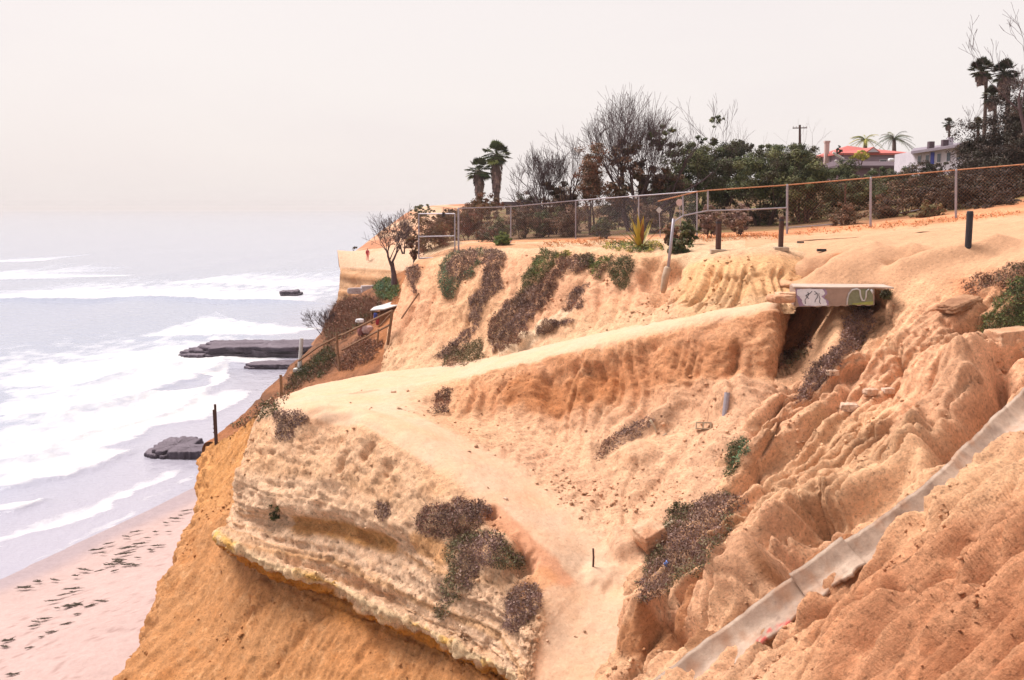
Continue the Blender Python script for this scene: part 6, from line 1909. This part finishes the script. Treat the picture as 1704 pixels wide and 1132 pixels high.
# ------------------------------------------------------------------ agave, grass tufts
ga = ground(1066, 413)
ag = empty('agave', ga); tag(ag, 'variegated yellow striped agave on the cliff top near the leaning post', 'agave')
r = random.Random(5)
agm = simple_mat('agave_leaf', lin(236, 200, 84) * .55, .5, .2, 5); agm2 = simple_mat('agave_green', lin(150, 146, 70) * .5, .5, .2, 5)
agd = simple_mat('agave_dry', lin(176, 112, 66) * .6, .7, .25, 5)
ka = ga[1] / F
for j in range(38):
    az = r.uniform(0, 2 * math.pi); el = r.uniform(.05, 1.25); L = r.uniform(.7, 1.15) * 52 * ka * (.55 + .45 * el)
    if j < 9: el = r.uniform(.85, 1.3); az = r.uniform(2.4, 3.9) if j % 2 else r.uniform(0, 6.28); L = 54 * ka * r.uniform(.8, 1.05)
    dv = np.array((math.cos(az) * math.cos(el), math.sin(az) * math.cos(el), math.sin(el)))
    sd = np.cross(dv, (0, 0, 1)); sd /= np.linalg.norm(sd); upv = np.cross(sd, dv)
    for part, off, wd, mt in (('leaf', 0, 1.0, agm if r.random() > .15 else agd), ('leaf_stripe', .006, .42, agm2)):
        mb = MB(); vs_, fs_ = [], []
        T_ = np.linspace(0, 1, 7)
        for t in T_:
            w_ = .085 * wd * (math.sin(min(1, t * 1.6 + .25) * math.pi * .5) * (1 - t ** 2.2)) + .001
            cpt = dv * L * t - np.array((0, 0, (.35 if el < .5 else .06) * L * t * t)) + upv * off
            vs_ += [cpt - sd * w_ + upv * .012, cpt, cpt + sd * w_ + upv * .012]
        for q in range(6):
            fs_ += [(q * 3, q * 3 + 1, q * 3 + 4, q * 3 + 3), (q * 3 + 1, q * 3 + 2, q * 3 + 5, q * 3 + 4)]
        mb.add(vs_, fs_)
        if part == 'leaf': lf = mb.build('leaf', mt, ag, None, True)
        else: mb.build('stripe', mt, lf, None, True)
shrub('succulent_mat', [(1000,410),(1020,402),(1050,404),(1095,402),(1105,414),(1070,420),(1010,417)], 'low green succulent mat around the foot of the agave', GREEN, .14, 700, .05, pal2=YEL, cat='ground plant')
shrub('succulent_mat', [(918,422),(945,418),(950,424),(925,430)], 'small bright green mat on the brink left of the agave', GREEN, .1, 700, .05, pal2=YEL, cat='ground plant')
for k, (poly, lab) in enumerate((([(905,412),(1060,404),(1060,398),(905,404)], 'thin rusty dry grass strip along the long fence'), ([(1120,404),(1300,398),(1300,390),(1130,396)], 'thin rusty dry grass strip behind the two brown bollards'), ([(1320,393),(1450,383),(1590,370),(1704,358),(1704,352),(1590,363),(1450,376),(1320,387)], 'long rusty dry grass strip under the right hand fence'))):
    shrub('dry_grass', poly, lab, [lin(206, 120, 66), lin(180, 108, 66), lin(222, 150, 90), lin(150, 120, 80)], .16, 260, .05, cat='grass', twigs=1.2)

# ------------------------------------------------------------------ houses, pole
def house_box(name, parent, base, pts, h, mat):
    mb = MB(); pts = [np.asarray(q) for q in pts]
    mb.poly([q + np.array((0, 0, h)) for q in pts], h, (0, 0, 1)); return mb.build(name, mat, parent, base)
redtile = simple_mat('red_roof_tiles', lin(222, 120, 112) * .62, .85, .14, 2, bump=.03, bscale=8)
lilac = simple_mat('grey_lilac_stucco', lin(176, 156, 172) * .62, .9, .1, 1)
dkroof = simple_mat('dark_shingles', lin(112, 92, 100) * .6, .9, .2, 2, bump=.02, bscale=10)
stucco = simple_mat('white_stucco', lin(226, 216, 226) * .64, .9, .08, 1)
d = 132
hb = P(1452, 285, d)
hs = empty('red_roofed_house', hb); tag(hs, 'house with a pink red hipped tile roof and grey walls on the hill', 'house')
x0, x1 = P(1394, 262, d)[0], P(1512, 262, d)[0]
ze, zr = P(1452, 255, d)[2], P(1452, 239, d)[2]
house_box('wall', hs, hb, [(x0, d, ze - 3.5), (x1, d, ze - 3.5), (x1, d + 9, ze - 3.5), (x0, d + 9, ze - 3.5)], 3.4, lilac)
def hip(name, parent, base, x0, x1, y0, y1, ze, zr, ins, mat, ov=.5):
    mb = MB()
    x0 -= ov; x1 += ov; y0 -= ov; y1 += ov
    ym = (y0 + y1) / 2
    vs_ = [(x0, y0, ze), (x1, y0, ze), (x1, y1, ze), (x0, y1, ze), (x0 + ins[0], ym, zr), (x1 - ins[1], ym, zr - ins[2]), (x0, y0, ze - .25), (x1, y0, ze - .25), (x1, y1, ze - .25), (x0, y1, ze - .25)]
    mb.add(vs_, [(0, 1, 5, 4), (1, 2, 5), (2, 3, 4, 5), (3, 0, 4), (6, 7, 1, 0), (7, 8, 2, 1), (8, 9, 3, 2), (9, 6, 0, 3), (9, 8, 7, 6)])
    return mb.build(name, mat, parent, base)
rf = hip('roof', hs, hb, x0, x1, d, d + 9, ze, zr, (3.2, 4.4, .35), redtile)
gx = P(1449, 255, d)[0]
gb = MB(); gb.add([(gx - 1.0, d - .9, ze + .05), (gx + 1.0, d - .9, ze + .05), (gx, d - .9, ze + .75), (gx - 1.0, d + 2.5, ze + .05), (gx + 1.0, d + 2.5, ze + .05), (gx, d + 2.5, ze + .75)], [(0, 1, 2), (0, 2, 5, 3), (1, 4, 5, 2), (0, 3, 4, 1), (3, 5, 4)])
gb.build('gable', redtile, hs, hb)
gb = MB(); gb.add([(gx - .75, d - .92, ze + .08), (gx + .75, d - .92, ze + .08), (gx, d - .92, ze + .6)], [(0, 1, 2)]); gb.build('gable_front', stucco, hs, hb)
for u in (1402, 1415, 1470, 1492):
    xx = P(u, 260, d)[0]
    mb = MB(); mb.box((xx, d - .02, ze - 1.3), (1.0, .1, 1.0)); w_ = mb.build('window', stucco, hs, hb)
    mb = MB(); mb.box((xx, d - .08, ze - 1.3), (.8, .06, .8)); mb.build('pane', glass, w_, hb)
cx_ = P(1387.5, 250, d)[0]
mb = MB(); mb.box((cx_, d + 3, P(1387, 252, d)[2] - .2), (.55, .55, 3.2)); mb.box((cx_, d + 3, P(1387, 235, d)[2] + .1), (.7, .7, .25)); mb.build('chimney', simple_mat('pale_brick', lin(226, 196, 190) * .62, .9, .1, 4), hs, hb)
d = 112
hb = P(1455, 300, d)
h2 = empty('dark_roofed_house', hb); tag(h2, 'low house with a dark grey roof before the red roofed one', 'house')
x0, x1 = P(1400, 275, d)[0], P(1520, 275, d)[0]
ze, zr = P(1452, 276, d)[2], P(1452, 266, d)[2]
house_box('wall', h2, hb, [(x0, d, ze - 3), (x1, d, ze - 3), (x1, d + 8, ze - 3), (x0, d + 8, ze - 3)], 2.9, simple_mat('shaded_stucco', lin(150, 120, 130) * .6, .9, .1, 1))
hip('roof', h2, hb, x0, x1, d, d + 8, ze, zr, (.8, 1.5, 0), dkroof, .6)
mb = MB(); mb.tube([P(1386, 254, d), P(1404, 265, d)], .16, 4); mb.build('eave_board', white, h2, hb)
mb = MB(); mb.tube([P(1390, 267, d - .6), P(1398, 274, d - .6)], .14, 4); mb.build('eave_board', white, h2, hb)
mb = MB(); mb.tube([P(1451, 276, d - .4), P(1451, 286, d - .4)], .16, 6); mb.build('porch_post', white, h2, hb)
for k, (u, v, w_) in enumerate(((1483, 266.5, 9), (1495, 266.5, 9), (1510, 264, 13))):
    q = P(u, v, d + 9.5); kk = (d + 9.5) / F
    rock('white_dome' if k < 2 else 'white_van', q, (w_ * kk, w_ * kk, 5.5 * kk if k < 2 else 8 * kk), ('left white rounded shape above the dark roof', 'right white rounded shape above the dark roof', 'white boxy shape at the right end of the dark roof')[k], ('dome', 'dome', 'van')[k], [np.array((.74, .73, .75)), np.array((.78, .77, .78))], 50 + k, 0, rough=.02, flat=.4 if k < 2 else .85, mat=stone)
d = 98
hb = P(1560, 290, d)
h3 = empty('white_house', hb); tag(h3, 'long white house with a low sloping roof and a blue curtain by the dark bank', 'house')
A_, B_ = P(1522, 268, d), P(1622, 262, d - 8)
zt0, zt1 = P(1522, 251, d)[2], P(1622, 238, d - 8)[2]
mb = MB(); n_ = np.array((.1, 1, 0)) * 7
mb.add([(A_[0], A_[1], A_[2] - 2), (B_[0], B_[1], A_[2] - 2), (B_[0], B_[1], zt1), (A_[0], A_[1], zt0)] + [tuple(np.array(q) + n_) for q in ((A_[0], A_[1], A_[2] - 2), (B_[0], B_[1], A_[2] - 2), (B_[0], B_[1], zt1), (A_[0], A_[1], zt0))], [(0, 1, 2, 3), (5, 4, 7, 6), (4, 0, 3, 7), (1, 5, 6, 2), (3, 2, 6, 7), (4, 5, 1, 0)])
mb.build('wall', stucco, h3, hb)
mb = MB(); mb.poly([P(1516, 252, d - .8), P(1630, 235, d - 9), P(1634, 233, d), P(1520, 247, d + 8)], .25, (0, 0, 1)); mb.build('roof', simple_mat('grey_roof', lin(160, 146, 158) * .6, .9, .1, 2), h3, hb)
def on_wall(s_, z_, off=-.05):
    p = A_ * (1 - s_) + B_ * s_; return np.array((p[0], p[1] + off, z_ + (zt0 * (1 - s_) + zt1 * s_)))
yaw = math.atan2(B_[1] - A_[1], B_[0] - A_[0]); RM = np.array(Matrix.Rotation(yaw, 3, 'Z'))
for k, s_ in enumerate((.08, .22, .42, .58, .74)):
    mb = MB(); mb.box(on_wall(s_, -.95), (.62, .08, .9), RM); w_ = mb.build('window', stucco, h3, hb)
    mb = MB(); mb.box(on_wall(s_, -.95, -.1), (.5, .06, .78), RM); mb.build('pane', glass, w_, hb)
mb = MB(); mb.box(on_wall(.31, -.95), (.5, .1, 1.2), RM); mb.build('blue_curtain', simple_mat('blue_cloth', lin(90, 100, 200) * .6, .8, .1, 3), h3, hb)
for u, v in ((1549, 242), (1572, 239)):
    mb = MB(); mb.box(P(u, v, d - 2), (.5, .5, .7)); mb.build('roof_vent', dkroof, h3, hb)
mb = MB(); mb.box(P(1581, 238, d - 2), (.45, .45, 1.0)); mb.build('chimney', stucco, h3, hb)
d = 140
hb = P(870, 352, d)
h4 = empty('flat_roofed_building', hb); tag(h4, 'low dark flat roof just above the fence rail, right of the two palms', 'building')
x0, x1 = P(842, 345, d)[0], P(892, 345, d)[0]; zt = P(870, 336, d)[2]
house_box('wall', h4, hb, [(x0, d, zt - 3.5), (x1, d, zt - 3.5), (x1, d + 9, zt - 3.5), (x0, d + 9, zt - 3.5)], 3.0, simple_mat('brown_siding', lin(110, 84, 74) * .6, .9, .1, 1))
house_box('roof', h4, hb, [(x0 - .6, d - .6, zt - .5), (x1 + .6, d - .6, zt - .5), (x1 + .6, d + 9.6, zt - .5), (x0 - .6, d + 9.6, zt - .5)], .5, dkroof)
hb = P(1331, 262, 112)
up_ = empty('utility_pole', hb); tag(up_, 'wooden utility pole with one crossarm on the skyline left of the red roof', 'utility pole')
mb = MB(); mb.tube([hb, P(1331, 208, 112)], [.16, .11], 8); mb.build('pole', dkwood, up_, hb)
mb = MB(); mb.tube([P(1319, 213.5, 112), P(1343, 213, 112)], .06, 5); mb.build('crossarm', dkwood, up_, hb)
for u in (1320, 1325, 1337, 1342):
    mb = MB(); mb.tube([P(u, 213, 112), P(u, 210.5, 112)], .05, 5); mb.build('insulator', white, up_, hb)

# ------------------------------------------------------------------ loose clods and pebbles lying on the slopes
def pebbles(name, sheets, n, smin, smax, seed):
    g = np.random.default_rng(seed)
    V_, F_, C_ = [], [], []
    oct_v = np.array([(1, 0, 0), (-1, 0, 0), (0, 1, 0), (0, -1, 0), (0, 0, 1), (0, 0, -1)], float)
    oct_f = np.array([(0, 2, 4), (2, 1, 4), (1, 3, 4), (3, 0, 4), (2, 0, 5), (1, 2, 5), (3, 1, 5), (0, 3, 5)])
    k0 = 0
    for sh, w in sheets:
        inv = (sh.pu > -40) & (sh.pu < 1750) & (sh.pv < 1180) & (sh.cp > 2 if sh is S else sh.rp > (2.7 if sh is R else 2.2 if sh is N1 else 1.5))
        pr_ = inv * (0.05 + sstep(fbm(sh.base, .5, 3, seed=seed), -.1, .35) ** 2)
        if sh is N2: pr_ = pr_ * (1.05 - path_w)
        m_ = int(n * w)
        idx = g.choice(len(pr_), m_, p=pr_ / pr_.sum())
        size = smin * (smax / smin) ** (g.uniform(size=m_) ** 2.6)
        jit = oct_v[None] * g.uniform(.55, 1.25, (m_, 6, 3)) + g.normal(size=(m_, 6, 3)) * .18
        a_ = g.uniform(0, 6.28, m_)
        ca, sa = np.cos(a_), np.sin(a_)
        x, y = jit[..., 0] * ca[:, None] - jit[..., 1] * sa[:, None], jit[..., 0] * sa[:, None] + jit[..., 1] * ca[:, None]
        jit = np.stack([x, y, jit[..., 2] * .7], -1) * size[:, None, None]
        v = sh.pos[idx][:, None] + sh.fn[idx][:, None] * (size * .35)[:, None, None] + jit
        V_.append(v.reshape(-1, 3))
        F_.append((oct_f[None] + (np.arange(m_) * 6)[:, None, None]).reshape(-1, 3) + k0)
        k0 += m_ * 6
        C_.append(np.repeat(sh.col[idx] * g.uniform(.75, 1.25, (m_, 1)), 6, axis=0))
    o = mesh_obj(name, np.concatenate(V_), np.concatenate(F_), stone, cols=np.clip(np.concatenate(C_), 0, .8), smooth=False)
    tag(o, 'loose clods and pebbles scattered over the eroded slopes', 'gravel', kind='stuff')
pebbles('loose_gravel', [(N1, .2), (N2, .35), (R, .35), (S, .2)], 6000, .015, .08, 5)
